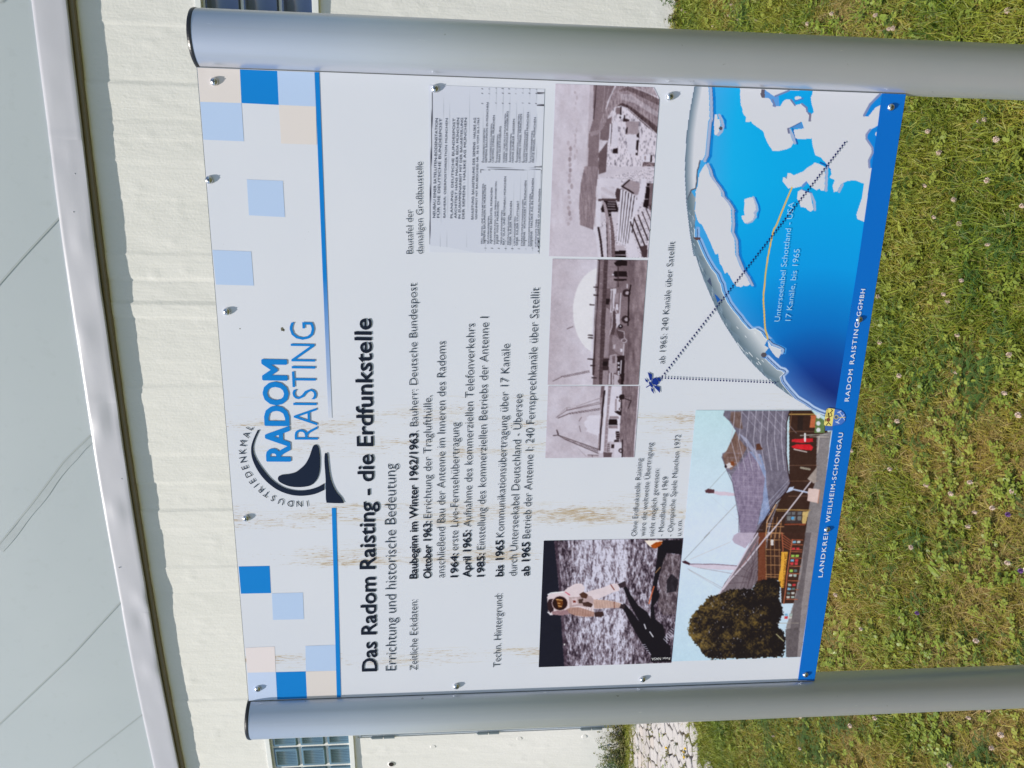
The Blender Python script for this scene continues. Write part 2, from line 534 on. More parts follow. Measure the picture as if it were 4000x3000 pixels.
bmesh.ops.create_cone(bm, cap_ends=True, segments=20, radius1=0.0235, radius2=0.0235, depth=0.002,
                      matrix=Matrix.Translation((float(X), float(Y) - 0.001, 2.091)) @ Matrix.Rotation(math.pi / 2, 4, 'X'))
bm_obj('pipe_hole', bm, M['hole'], bld)

# timber strip and folded sheet metal edge
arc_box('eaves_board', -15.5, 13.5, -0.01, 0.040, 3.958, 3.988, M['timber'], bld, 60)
rf = random.Random(3)
seg = [-15.4 + i * 1.83 for i in range(3)]
edges_ = [-13.56 - 1.83, -11.76 - 0.0] 
joint_x = [1.037 + 1.83 * i for i in range(-8, 7)]
dents = [(-1.0, 4.12, 0.006), (-2.5, 4.02, 0.008), (0.35, 4.08, 0.004), (-0.3, 4.15, 0.005), (-1.7, 4.1, 0.006), (0.9, 4.15, -0.004),
         (-3.2, 4.05, 0.006), (-0.85, 4.03, -0.006), (-2.7, 4.06, -0.005), (0.05, 4.0, 0.003)]
for i, (j0, j1) in enumerate(zip(joint_x[:-1], joint_x[1:])):
    xs_ = np.linspace(j0 - 0.02, j1, 70)
    prof = [(0.052, 3.985), (0.068, 3.983), (0.070, 3.99), (0.068, 4.02), (0.066, 4.06), (0.064, 4.10), (0.061, 4.14), (0.058, 4.18), (0.056, 4.198), (0.050, 4.204), (0.02, 4.206)]
    A = np.zeros((len(xs_), len(prof), 3))
    off = 0.0012 * (i % 2) + 0.0
    for b, (dd, zz) in enumerate(prof):
        e = off + 0.009 * (fbm(xs_ * 2.3, xs_ * 0 + zz * 6, 40 + i) - 0.5) * (1 if 1 < b < 8 else 0.3)
        for (dx, dz, am) in dents:
            e = e + 1.7 * am * np.exp(-((xs_ - dx) / 0.10) ** 2 - ((zz - dz) / 0.05) ** 2)
        e = e + 0.003 * np.exp(-((xs_ - j0) / 0.02) ** 2)
        X, Y = arc(xs_, dd + e)
        A[:, b, 0] = X; A[:, b, 1] = Y; A[:, b, 2] = zz + 0.002 * np.sin(xs_ * 3 + i)
    grid_mesh('flashing_panel', A, M['flash'], bld)
# screws in the sheet metal
for x_, z_ in ((0.80, 4.06), (-1.42, 4.03), (0.55, 4.10), (-2.2, 4.16)):
    X, Y = arc(x_, 0.0655)
    bm = bmesh.new()
    bmesh.ops.create_uvsphere(bm, u_segments=12, v_segments=8, radius=0.0045, matrix=Matrix.Translation((float(X), float(Y), z_)))
    bm_obj('rivet', bm, M['flash'], bld, smooth=True)

# dome: a ball cut off at the drum, bulging out over the eaves
TH = math.radians(9); SR = (WR + 0.048) / math.cos(TH); ZC = 4.195 + SR * math.sin(TH)
def dome_pt(x, z, dr=0.0):
    rr = np.sqrt(np.maximum(SR ** 2 - (z - ZC) ** 2, 0))
    a_ = np.arcsin((np.asarray(x, float) - WC[0]) / WR)
    s_ = (SR + dr) / SR
    return WC[0] + rr * s_ * np.sin(a_), WC[1] - rr * s_ * np.cos(a_), ZC + (z - ZC) * s_
th = np.concatenate([np.linspace(-TH, 0.15, 60), np.linspace(0.2, math.pi / 2, 30)])
az = np.concatenate([np.linspace(-math.pi, -0.35, 50), np.linspace(-0.34, 0.3, 60), np.linspace(0.32, math.pi, 50)])
T_, A_ = np.meshgrid(th, az, indexing='ij')
P = np.stack([WC[0] + SR * np.cos(T_) * np.sin(A_), WC[1] - SR * np.cos(T_) * np.cos(A_), ZC + SR * np.sin(T_)], -1)
grid_mesh('dome', P, M['dome'], bld)
SEAMS = [{"p": [[0.51, 4.204], [0.266, 4.439], [0.071, 4.62], [-0.508, 5.158]], "w": 0.011, "m": "dome_seam"}, {"p": [[-1.064, 4.207], [-1.26, 4.414], [-1.576, 4.666], [-1.897, 4.942], [-2.436, 5.406]], "w": 0.012, "m": "dome_seam"}, {"p": [[-1.088, 4.198], [-1.286, 4.397], [-1.609, 4.654], [-1.963, 4.954]], "w": 0.05, "m": "dome_dirt"}, {"p": [[-2.526, 4.197], [-3.019, 4.653], [-3.601, 5.27], [-4.264, 5.973]], "w": 0.012, "m": "dome_seam"}, {"p": [[-3.71, 4.197], [-3.96, 4.517], [-4.198, 4.82], [-4.665, 5.414]], "w": 0.01, "m": "dome_seam"}, {"p": [[1.845, 4.359], [1.824, 4.383]], "w": 0.012, "m": "dome_seam"}]
for sm in SEAMS:
    pts = sm['p']; wd = sm['w']
    n = 24
    A = np.zeros((n, 3, 3))
    (xa, za), (xb, zb_) = pts[0], pts[-1]
    L = math.hypot(xb - xa, zb_ - za); nx_, nz_ = -(zb_ - za) / L, (xb - xa) / L
    for i in range(n):
        f = i / (n - 1)
        x_ = np.interp(f, np.linspace(0, 1, len(pts)), [q[0] for q in pts]); z_ = np.interp(f, np.linspace(0, 1, len(pts)), [q[1] for q in pts])
        for k_, s_ in enumerate((-1, 0, 1)):
            wob = wd * (1 + (0.15 * math.sin(i * 0.9 + k_) if sm['m'] == 'dome_dirt' else 0))
            X, Y, Z = dome_pt(x_ + nx_ * s_ * wob / 2, z_ + nz_ * s_ * wob / 2, 0.002 + (0.0012 if sm['m'] == 'dome_seam' else 0))
            A[i, k_] = (X, Y, Z)
    grid_mesh('membrane_seam' if sm['m'] == 'dome_seam' else 'membrane_stain', A, M[sm['m']], bld)

# ------------------------------------------------------------------ the sign
ZBOT = 0.92870; HB = 1.00116                                # lower edge and height of the square panel, its width is 1 m
sign = empty('information_sign', (0.5, 0.02, 0))
tag(sign, 'white information sign about a radome between two round aluminium posts in the lawn', 'sign')
SI = Matrix.Translation((-0.5, -0.02, 0))
sign.matrix_world = Matrix.Translation((0.5, 0.02, 0))
def adopt(o, par=sign):
    """parent while keeping world coordinates of the mesh"""
    o.parent = par
    o.matrix_parent_inverse = par.matrix_world.inverted() if par is not sign else SI
    return o

# posts
PRr = 0.038
for pxx, pyy in ((-0.0375, 0.010), (1.0368, 0.012)):
    bm = bmesh.new()
    n = 64
    prof = []
    for z in (-0.3, ZBOT + HB - 0.0035):
        prof.append([bm.verts.new((pxx + PRr * math.cos(2 * math.pi * i / n), pyy + PRr * math.sin(2 * math.pi * i / n), z)) for i in range(n)])
    for i in range(n):
        bm.faces.new((prof[0][i], prof[0][(i + 1) % n], prof[1][(i + 1) % n], prof[1][i]))
    po = adopt(bm_obj('post', bm, M['alu'], None, smooth=True))
    bm = bmesh.new()
    zt = ZBOT + HB - 0.0035
    rings = []
    for r_, z in ((PRr + 0.0004, zt), (PRr + 0.0006, zt + 0.003), (PRr - 0.0004, zt + 0.0055), (PRr - 0.003, zt + 0.0068), (0.0, zt + 0.0075)):
        rings.append([bm.verts.new((pxx + r_ * math.cos(2 * math.pi * i / n), pyy + r_ * math.sin(2 * math.pi * i / n), z)) for i in range(n)] if r_ else [bm.verts.new((pxx, pyy, z))])
    for a_, b_ in zip(rings[:-1], rings[1:]):
        for i in range(n):
            if len(b_) == 1: bm.faces.new((a_[i], a_[(i + 1) % n], b_[0]))
            else: bm.faces.new((a_[i], a_[(i + 1) % n], b_[(i + 1) % n], b_[i]))
    bmesh.ops.recalc_face_normals(bm, faces=bm.faces)
    cp = bm_obj('post_cap', bm, M['cap'], None, smooth=False)
    cp.parent = po
    cp.matrix_parent_inverse = Matrix.Identity(4)

# panel plate
panel = adopt(box('display_panel', 0.0, 1.0, 0.0, 0.004, ZBOT, ZBOT + HB, M['laminate']))
for xa, xb in ((-0.0016, -0.0001), (1.0001, 1.0017)):  # added dark strips, standing for the shade in the gap between panel and post
    adopt(box('edge_gasket', xa, xb, -0.0006, 0.0035, ZBOT, ZBOT + HB, M['panel_edge']), sign)
bm = bmesh.new()
eb = 0.0008
for (a0, a1, b0, b1) in ((-eb, 1 + eb, ZBOT - eb, ZBOT), (-eb, 1 + eb, ZBOT + HB, ZBOT + HB + eb)):
    o = box('panel_rim', a0, a1, 0.0004, 0.0044, b0, b1, M['panel_edge']); o.parent = panel; o.matrix_parent_inverse = Matrix.Identity(4)
bm.free()

# the design of the panel was measured on a flat copy of the sign: B turns those measures into metres on the panel
def _B(px, py):
    px = np.asarray(px, float); py = np.asarray(py, float)
    u = (1500 - py) / FOC; v = (2000 - px) / FOC
    dx = CR[0][0] * u + CR[1][0] * v - CR[2][0]
    dy = CR[0][1] * u + CR[1][1] * v - CR[2][1]
    dz = CR[0][2] * u + CR[1][2] * v - CR[2][2]
    s = -CC[1] / dy
    return CC[0] + dx * s, CC[2] + dz * s
def _P(X, Z):
    d = np.stack([X - CC[0], np.zeros_like(X) - CC[1], Z - CC[2]], 0)
    q = np.tensordot(CR, d, 1)
    return 2000 - FOC * q[1] / -q[2], 1500 - FOC * q[0] / -q[2]
def B(p): 
    a, b = _B(p[0], p[1]); return float(a), float(b)
def T(ox, oy, s):
    return lambda pts: [(ox + x * s, oy + y * s) for x, y in pts]
S = 0.6027
Z1, Z2, Z3 = T(0, 0, S), T(0, 1000, S), T(0, 2000, S)
Z4, Z5, Z6 = T(1200, 0, S), T(1200, 1000, S), T(1200, 2000, S)
SR_ = 1600 / 2212
R1, R2, R3 = T(2400, 0, SR_), T(2400, 1000, SR_), T(2400, 2000, SR_)
G1, G2, G3, G4 = T(2640, 320, .30143), T(3020, 340, .3375), T(2640, 820, .28944), T(2820, 1250, .25918)
LAY = 0.00022
def sub(o):
    o.parent = panel; o.matrix_parent_inverse = Matrix.Identity(4); return o
def flat_poly(name, pts, mat, layer=1):
    P2 = [B(p) for p in pts]
    # keep only on the panel
    P2 = [(min(max(x, 0.0006), 0.9994), min(max(z, ZBOT + 0.0004), ZBOT + HB - 0.0004)) for x, z in P2]
    A = sum(P2[i][0] * P2[(i + 1) % len(P2)][1] - P2[(i + 1) % len(P2)][0] * P2[i][1] for i in range(len(P2)))
    if A < 0: P2 = P2[::-1]
    bm = bmesh.new()
    f = bm.faces.new([bm.verts.new((x, -LAY * layer, z)) for x, z in P2])
    if len(P2) > 4: bmesh.ops.triangulate(bm, faces=[f])
    return sub(bm_obj(name, bm, mat))
def smooth_pts(pts, n=6, closed=True):
    """Catmull-Rom through the points"""
    out = []
    N = len(pts)
    for i in range(N if closed else N - 1):
        p0, p1, p2, p3 = (pts[(i - 1) % N] if closed or i else pts[0], pts[i], pts[(i + 1) % N], pts[(i + 2) % N] if closed or i < N - 2 else pts[-1])
        for k in range(n):
            t_ = k / n
            out.append(tuple(0.5 * (2 * p1[j] + (p2[j] - p0[j]) * t_ + (2 * p0[j] - 5 * p1[j] + 4 * p2[j] - p3[j]) * t_ ** 2 + (-p0[j] + 3 * p1[j] - 3 * p2[j] + p3[j]) * t_ ** 3) for j in (0, 1)))
    if not closed: out.append(pts[-1])
    return out

C_BLUE = (0, 124, 202); C_LT = (176, 198, 228); C_BE = (214, 208, 204); C_INK = (17, 25, 42); C_TXT = (34, 50, 66)
for pts, c, tr in (
    ([(1277, 436), (1555, 450), (1565, 668), (1297, 660)], C_BE, Z1),
    ([(1555, 450), (1797, 460), (1807, 680), (1565, 668)], C_BLUE, Z1),
    ([(1797, 460), (2038, 470), (2047, 690), (1807, 680)], C_LT, Z1),
    ([(1297, 660), (1565, 668), (1581, 916), (1318, 905)], C_LT, Z1),
    ([(1807, 680), (2047, 690), (2053, 938), (1822, 930)], C_BE, Z1),
    ([(1600, 1163), (1833, 1172), (1847, 1407), (1614, 1395)], C_LT, Z1),
    ([(1377, 1620), (1628, 1630), (1645, 1851), (1400, 1844)], C_LT, Z1),
    ([(1547, 353), (1747, 349), (1756, 525), (1562, 529)], C_BLUE, Z3),
    ([(1762, 527), (1963, 522), (1970, 694), (1770, 699)], C_LT, Z3),
    ([(1590, 880), (1780, 872), (1787, 1037), (1605, 1041)], (222, 214, 214), Z3),
    ([(1980, 868), (2176, 861), (2183, 1028), (1983, 1032)], C_LT, Z3),
    ([(1605, 1041), (1787, 1037), (1797, 1217), (1612, 1222)], (190, 206, 232), Z3),
    ([(1788, 1038), (1982, 1033), (1990, 1208), (1797, 1215)], C_BLUE, Z3),
    ([(1982, 1033), (2183, 1028), (2189, 1200), (1990, 1208)], C_BE, Z3)):
    flat_poly('coloured_square', tr(pts), print_mat(c), 1)
# blue rules
flat_poly('blue_rule', [(1229, 278), (1247, 279), (1297, 1633), (1283, 1633)], M['fade'], 2)
flat_poly('blue_rule', [(1296, 1984), (1313, 1984), (1332, 2723), (1316, 2724)], print_mat(C_BLUE), 2)
# footer band
flat_poly('footer_band', [(3445, 362), (3540, 364), (3181, 2660), (3116, 2656), (3206.6, 2000), (3264, 1579), (3355, 1000)], print_mat((0, 104, 192)), 5)

# ---- lettering
_fnt = {}
def text_mesh(body, bold, track=0.0):
    cu = bpy.data.curves.new('text', 'FONT')
    cu.body = body
    cu.resolution_u = 3
    cu.offset = bold
    cu.space_character = 1.0 + track
    ob = bpy.data.objects.new('text', cu)
    sc.collection.objects.link(ob)
    dg = bpy.context.evaluated_depsgraph_get()
    me = ob.evaluated_get(dg).to_mesh()
    v = np.array([tuple(q.co) for q in me.vertices]) if len(me.vertices) else np.zeros((0, 3))
    f = [tuple(q.vertices) for q in me.polygons]
    ob.evaluated_get(dg).to_mesh_clear()
    bpy.data.objects.remove(ob); bpy.data.curves.remove(cu)
    return v, f
_v, _ = text_mesh('H', 0.0)
CAPH = float(_v[:, 1].max())
def text(body, p0, p1, cap, rgb=C_TXT, bold=0.0, layer=4, name='printed_text', track=0.0):
    """body set on the baseline from p0 to p1, capitals cap high"""
    v, f = text_mesh(body, min(bold, 0.0), track)
    if not len(v): return
    a = np.array(B(p0)); b = np.array(B(p1))
    L = np.linalg.norm(b - a); e = (b - a) / L; n = np.array([-e[1], e[0]])
    hb = B((p0[0] - cap, p0[1]))
    h = math.hypot(hb[0] - a[0], hb[1] - a[1])
    x0, x1 = v[:, 0].min(), v[:, 0].max()
    X = (v[:, 0] - x0) / (x1 - x0) * L
    Yv = v[:, 1] / CAPH * h * (1.0 if body.upper() == body or name != 'printed_text' else 1.07)
    P3 = np.stack([a[0] + e[0] * X + n[0] * Yv, np.full(len(X), -LAY * layer), a[1] + e[1] * X + n[1] * Yv], 1)
    if bold > 0:                                            # heavier strokes: the same letters laid down again, a hair apart
        n0 = len(P3); Q3, F3 = [], []
        for k, (su, sv) in enumerate(((-1, 0), (1, 0), (-.5, .5), (.5, .5), (-.5, -.5), (.5, -.5), (0, 0))):
            o_ = bold * h / CAPH
            q = P3.copy(); q[:, 0] += (e[0] * su + n[0] * sv) * o_; q[:, 2] += (e[1] * su + n[1] * sv) * o_; q[:, 1] -= 0.000012 * k
            Q3.append(q); F3 += [tuple(i + n0 * k for i in ff) for ff in f]
        P3 = np.concatenate(Q3); f = F3
    return sub(mesh_obj(name, P3, f, print_mat(rgb)))

BO = 0.023; LI = -0.010
W_ = C_TXT
for body, p0, p1, cap, rgb, bold in (
    ('Das Radom Raisting - die Erdfunkstelle', (1472.4, 2619.6), (1450, 1246), 54, C_INK, BO),
    ('Errichtung und historische Bedeutung', (1546.6, 2617.8), (1544.7, 1811), 38, W_, LI),
    ('Zeitliche Eckdaten:', (1629.7, 2616.6), (1629.7, 2342), 27.5, W_, LI),
    ('Baubeginn im Winter 1962/1963', (1629.7, 2259), (1631, 1693), 28.5, C_INK, BO),
    (', Bauherr: Deutsche Bundespost', (1631, 1687), (1626.5, 1105.5), 28.5, W_, LI),
    ('Oktober 1963:', (1684, 2258), (1684, 2036), 28.5, C_INK, BO),
    ('Errichtung der Traglufthülle,', (1684, 2023), (1684.5, 1545), 28.5, W_, LI),
    ('anschließend Bau der Antenne im Inneren des Radoms', (1735.8, 2255.5), (1739.4, 1333), 28.5, W_, LI),
    ('1964:', (1788, 2253), (1788, 2161.5), 28.5, C_INK, BO),
    ('erste Live-Fernsehübertragung', (1788, 2149.5), (1792, 1649.7), 28.5, W_, LI),
    ('April 1965:', (1838, 2253), (1839, 2071), 28.5, C_INK, BO),
    ('Aufnahme des kommerziellen Telefonverkehrs', (1840, 2057), (1853, 1264), 28.5, W_, LI),
    ('1985:', (1891, 2250.7), (1891, 2161.5), 28.5, C_INK, BO),
    ('Einstellung des kommerziellen Betriebs der Antenne I', (1892, 2146), (1908, 1238), 28.5, W_, LI),
    ('bis 1965', (1965, 2250), (1966.6, 2110), 28.5, C_INK, BO),
    ('Kommunikationsübertragung über 17 Kanäle', (1966.6, 2098), (1990.7, 1343.5), 28.5, W_, LI),
    ('durch Unterseekabel Deutschland - Übersee', (2016.7, 2249), (2039.6, 1539), 28.5, W_, LI),
    ('ab 1965', (2066.7, 2248), (2069, 2117.5), 28.5, C_INK, BO),
    ('Betrieb der Antenne I: 240 Fernsprechkanäle über Satellit', (2069.5, 2102.5), (2106, 1123.5), 28.5, W_, LI),
    ('Techn. Hintergrund:', (1954.6, 2604.5), (1961, 2318), 27, W_, LI),
    ('Bautafel der', (1611.6, 991.4), (1610, 819.7), 23, W_, LI),
    ('damaligen Großbaustelle', (1652, 991.4), (1649, 632.8), 24, W_, LI),
    ('ab 1965: 240 Kanäle über Satellit', (2594.5, 1421), (2635, 944), 22, W_, LI),
    ('Ohne Erdfunkstelle Raisting', (2485, 2094), (2508, 1790), 19.5, W_, LI),
    ('wäre die weltweite Übertragung', (2518, 2094), (2549, 1729), 19.5, W_, LI),
    ('nicht möglich gewesen:', (2553, 2094), (2575, 1830), 19.5, W_, LI),
    ('- Mondlandung 1969', (2589.5, 2094), (2609, 1862), 19.5, W_, LI),
    ('- Olympische Spiele München 1972', (2625.7, 2094), (2658, 1698), 19.5, W_, LI),
    ('u.v.m.', (2660, 2092.6), (2664, 2029), 19.5, W_, LI),
    ('RADOM', (1135, 1798.6), (1119, 1408.6), 92, C_BLUE, 0.036),
    ('RAISTING', (1243, 1717), (1227, 1259), 92, C_BLUE, -0.008),
    ('Foto: NASA', (2617, 2566), (2545, 2568.5), 10, (215, 215, 215), 0.0),
    ):
    text(body, p0, p1, cap, rgb, bold)
for body, p0, p1 in (('LANDKREIS', (3211, 2252), (3236, 2062)), ('WEILHEIM-SCHONGAU', (3239.5, 2038), (3292, 1689)),
                     ('RADOM RAISTING', (3313.5, 1566), (3355, 1258)), ('GGMBH', (3359.5, 1234), (3378, 1129))):
    text(body, p0, p1, 16.5, (205, 218, 240), 0.020, 8, track=0.22)
text('Unterseekabel Schottland - USA', (3043.7, 1254.6), (3100, 790.6), 20, (160, 212, 240), LI, 9)
text('17 Kanäle, bis 1965', (3086, 1251.7), (3122, 972.8), 20, (160, 212, 240), LI, 9)

# letters round the arc of the logo
cxz = B(Z2([(1935, 1255)])[0])
for ch, (x, y) in zip('INDUSTRIEDENKMAL', [(1993, 1604), (1940, 1606), (1881, 1604), (1822, 1592), (1770, 1570), (1727, 1543), (1690, 1513),
                      (1660, 1488), (1635, 1459), (1609, 1415), (1587, 1370), (1575, 1320), (1570, 1266), (1577, 1213), (1597, 1158), (1618, 1112)]):
    c_ = np.array(B(Z2([(x, y)])[0])) - cxz
    r_ = np.linalg.norm(c_); up = c_ / r_; e = np.array([up[1], -up[0]])
    v, f = text_mesh(ch, 0.0)
    hh = 0.0098
    X = (v[:, 0] - (v[:, 0].min() + v[:, 0].max()) / 2) / CAPH * hh * 0.95; Yv = v[:, 1] / CAPH * hh - hh / 2
    P3 = np.stack([cxz[0] + c_[0] + e[0] * X + up[0] * Yv, np.full(len(X), -LAY * 4), cxz[1] + c_[1] + e[1] * X + up[1] * Yv], 1)
    sub(mesh_obj('printed_letter', P3, f, print_mat(C_TXT)))
ink = print_mat((18, 30, 52))
outer = smooth_pts([(1672, 1125), (1650, 1170), (1632, 1220), (1628, 1262), (1635, 1310), (1660, 1370), (1700, 1430), (1750, 1480), (1810, 1520), (1880, 1545), (1945, 1553), (2010, 1548), (2060, 1535), (2102, 1515)], 4, False)
inner = smooth_pts([(1682, 1128), (1660, 1175), (1645, 1222), (1643, 1262), (1655, 1300), (1680, 1345), (1720, 1400), (1765, 1450), (1825, 1492), (1880, 1512), (1945, 1520), (2010, 1512), (2060, 1495), (2102, 1472)], 4, False)
o_ = [B(q) for q in Z2(outer)]; i_ = [B(q) for q in Z2(inner)]
sub(mesh_obj('logo_arc', [(x, -LAY * 4, z) for x, z in o_ + i_], [(k, k + 1, len(o_) + k + 1, len(o_) + k) for k in range(len(o_) - 1)], ink))
flat_poly('logo_dish', Z2(smooth_pts([(2045, 1222), (2062, 1232), (2070, 1260), (2075, 1310), (2074, 1370), (2068, 1410), (2055, 1445), (2030, 1475), (2000, 1490), (1940, 1497), (1880, 1492), (1840, 1478), (1812, 1462), (1802, 1445), (1806, 1428), (1825, 1418), (1870, 1413), (1915, 1400), (1950, 1375), (1980, 1345), (2005, 1300), (2022, 1250), (2032, 1228)], 4)), ink, 4)
flat_poly('logo_foot', Z5(smooth_pts([(115, 1280), (123, 1276), (132, 1282), (137, 1330), (145, 1400), (158, 1460), (185, 1520), (222, 1565), (234, 1590), (232, 1600), (135, 1598), (125, 1590), (121, 1560), (120, 1450), (112, 1330)], 4)), ink, 5)

# satellite symbol
SAT = T(2500, 1430, 100 / 1276)
for pts in ([(370, 290), (600, 405), (575, 750), (475, 660)], [(222, 590), (375, 710), (395, 825), (275, 755)], [(540, 1065), (635, 1120), (705, 1385), (550, 1210)],
            [(690, 945), (975, 1035), (995, 1335), (710, 1050)], [(600, 660), (735, 560), (830, 620), (915, 760), (915, 880), (815, 945), (640, 890), (580, 800)],
            [(430, 800), (475, 770), (560, 820), (635, 960), (635, 1055), (590, 1065), (500, 980), (440, 870)], [(835, 585), (900, 540), (990, 590), (1045, 700), (1030, 765), (930, 750)],
            [(285, 1060), (300, 1025), (480, 920), (500, 945), (325, 1070)]):
    flat_poly('satellite_symbol', SAT(pts), print_mat((24, 50, 132)), 5)
def dots(p0, p1, pitch, size, rgb, layer):
    n = int(round(math.hypot(p1[0] - p0[0], p1[1] - p0[1]) / pitch))
    a = np.array(B(p0)); b = np.array(B(p1)); e = (b - a) / np.linalg.norm(b - a); q = np.array([-e[1], e[0]])
    vs, fs = [], []
    for i in range(n + 1):
        c = np.array(B((p0[0] + (p1[0] - p0[0]) * i / n, p0[1] + (p1[1] - p0[1]) * i / n)))
        h = size / 2
        k = len(vs)
        for s1, s2 in ((-1, -1), (1, -1), (1, 1), (-1, 1)):
            r = c + e * s1 * h + q * s2 * h
            vs.append((r[0], -LAY * layer, r[1]))
        fs.append((k, k + 1, k + 2, k + 3))
    return sub(mesh_obj('dotted_line', vs, fs, print_mat(rgb)))
dots((2586, 1468), (3296.8, 557.7), 14.4, 0.0027, (20, 30, 90), 10)
dots((2586, 1475), (3027.8, 1494), 12.0, 0.0024, (20, 30, 90), 10)

# ---- printed pictures: colour laid on a fine mesh
class Pic:
    def __init__(s, c0, c1, step, layer, rgb=(200, 200, 200)):
        """rectangle of the panel spanned by two opposite corners"""
        (x0, z0), (x1, z1) = B(c0), B(c1)
        x0, x1 = sorted((x0, x1)); z0, z1 = sorted((z0, z1))
        x0 = max(x0, 0.0006); x1 = min(x1, 0.9994); z0 = max(z0, ZBOT + 0.0004)
        nx = int((x1 - x0) / step) + 1; nz = int((z1 - z0) / step) + 1
        s.GX, s.GZ = np.meshgrid(np.linspace(x0, x1, nx), np.linspace(z0, z1, nz), indexing='ij')
        s.X, s.Y = _P(s.GX, s.GZ)
        s.c = np.zeros(s.X.shape + (3,)); s.c[:] = rgb
        s.layer = layer
        s.keep = None
        s.bx = s.X; s.by = s.Y
    def inside(s, pts):
        px = [p[0] for p in pts]; py = [p[1] for p in pts]
        bb = (s.X >= min(px)) & (s.X <= max(px)) & (s.Y >= min(py)) & (s.Y <= max(py))
        out = np.zeros(s.X.shape, bool)
        if not bb.any(): return out
        X = s.X[bb]; Y = s.Y[bb]; ins = np.zeros(X.shape, bool)
        for i in range(len(pts)):
            xa, ya = pts[i]; xb, yb = pts[i - 1]
            if ya == yb: continue
            c = ((ya > Y) != (yb > Y)) & (X < (xb - xa) * (Y - ya) / (yb - ya) + xa)
            ins ^= c
        out[bb] = ins
        return out
    def put(s, m_, rgb, a=1.0):
        rgb = np.asarray(rgb, float)
        if isinstance(a, np.ndarray): a = a[m_][:, None]
        s.c[m_] = s.c[m_] * (1 - a) + (rgb[m_] if rgb.ndim == 3 else rgb) * a
    def poly(s, pts, rgb, a=1.0):
        s.put(s.inside(pts), rgb, a)
    def line(s, pts, wd, rgb, a=1.0):
        for (xa, ya), (xb, yb) in zip(pts[:-1], pts[1:]):
            bb = (s.X > min(xa, xb) - wd) & (s.X < max(xa, xb) + wd) & (s.Y > min(ya, yb) - wd) & (s.Y < max(ya, yb) + wd)
            if not bb.any(): continue
            X = s.X[bb]; Y = s.Y[bb]; L2 = (xb - xa) ** 2 + (yb - ya) ** 2 + 1e-9
            t_ = np.clip(((X - xa) * (xb - xa) + (Y - ya) * (yb - ya)) / L2, 0, 1)
            dd = np.hypot(X - xa - t_ * (xb - xa), Y - ya - t_ * (yb - ya))
            cov = np.clip(wd / 2 + 0.5 - dd, 0, 1) * a
            s.c[bb] = s.c[bb] * (1 - cov[:, None]) + np.asarray(rgb, float) * cov[:, None]
    def ell(s, c, rx, ry, rgb, a=1.0, ang=0.0):
        ca, sa = math.cos(ang), math.sin(ang)
        dx = s.X - c[0]; dy = s.Y - c[1]
        m_ = ((dx * ca + dy * sa) / rx) ** 2 + ((-dx * sa + dy * ca) / ry) ** 2 < 1
        s.put(m_, rgb, a)
    def blur_edge_noise(s, amp, sx, sy, seed):
        n_ = fbm(s.X / sx, s.Y / sy, seed, 3) - 0.5
        s.c += (n_ * amp)[..., None]
    def done(s, name, soft=0.0):
        P = np.stack([s.GX, np.full(s.GX.shape, -LAY * s.layer), s.GZ], -1)
        P = P[:, ::-1] if False else P
        if soft:                                            # a print is softer than cut paper, and has grain
            c = s.c
            for ax in (0, 1):
                c = (np.roll(c, 1, ax) + np.roll(c, -1, ax) + 2.0 * c) / 4
            c[0], c[-1], c[:, 0], c[:, -1] = s.c[0], s.c[-1], s.c[:, 0], s.c[:, -1]
            n1 = fbm(s.X / 9, s.Y / 9, 91, 2) - .5; n2 = fbm(s.X / 34, s.Y / 34, 95, 2) - .5; n3 = smooth_noise(s.X / 3.2, s.Y / 3.2, 99) - .5
            lum = c.mean(-1, keepdims=True) / 255
            s.c = c + ((n1 * 26 + n2 * 22 + n3 * 16)[..., None]) * soft * np.clip(4 * lum * (1 - lum) - .30, 0.04, 1) * 1.1
        col = np.clip(lin(np.clip(s.c, 0, 255)) / KP, 0.003, 0.95)
        k = None
        if s.keep is not None:
            k = s.keep[:-1, :-1] & s.keep[1:, 1:] & s.keep[1:, :-1] & s.keep[:-1, 1:]
        return sub(grid_mesh(name, P, M['picture'], None, smooth=False, keep=k, col=col))

ST = 0.00082
# ---- astronaut on the moon
A_ = T(2090, 2090, 600 / 1914)
p = Pic(A_([(108, 70)])[0], A_([(1697, 1590)])[0], ST, 2)
c0 = A_([(80, 82)])[0]
xs_, ys_ = (p.X - 2090) / (600 / 1914), (p.Y - 2090) / (600 / 1914)
n1 = fbm(xs_ / 26, ys_ / 70, 1, 4); n2 = fbm(xs_ / 11, ys_ / 34, 5, 3)
bright = np.interp(xs_, [240, 330, 450, 560, 800, 1100, 1160, 1400, 1700], [0.12, 0.30, 0.42, 0.72, 0.80, 0.88, 0.50, 0.45, 0.28])
bright *= np.interp(ys_, [0, 200, 600, 1000, 1600], [1.05, 1.05, 1.0, 0.92, 0.78])
n3 = fbm(xs_ / 7, ys_ / 16, 15, 2)
v = np.clip(bright + (n1 - 0.5) * 1.5 + (n2 - 0.5) * 1.1 + (n3 - 0.5) * 0.7, 0.0, 1.0)[..., None]
p.c[:] = (44, 32, 44) * (1 - v) + (206, 204, 222) * v
mid = np.clip(1 - abs(v - 0.45) * 3, 0, 1)
p.c[:] = p.c * (1 - 0.25 * mid) + np.array((130, 98, 104)) * 0.25 * mid
hz = xs_ < np.interp(ys_, [80, 600, 1000, 1600], [238, 290, 320, 360])
p.put(hz, (24, 24, 38))
hz2 = (~hz) & (xs_ < np.interp(ys_, [80, 600, 1000, 1600], [275, 325, 360, 400]))
p.put(hz2, (62, 46, 60), 0.6)
def AP(pts, c, a=1.0): p.poly(A_(pts), c, a)
BK = (24, 20, 28)
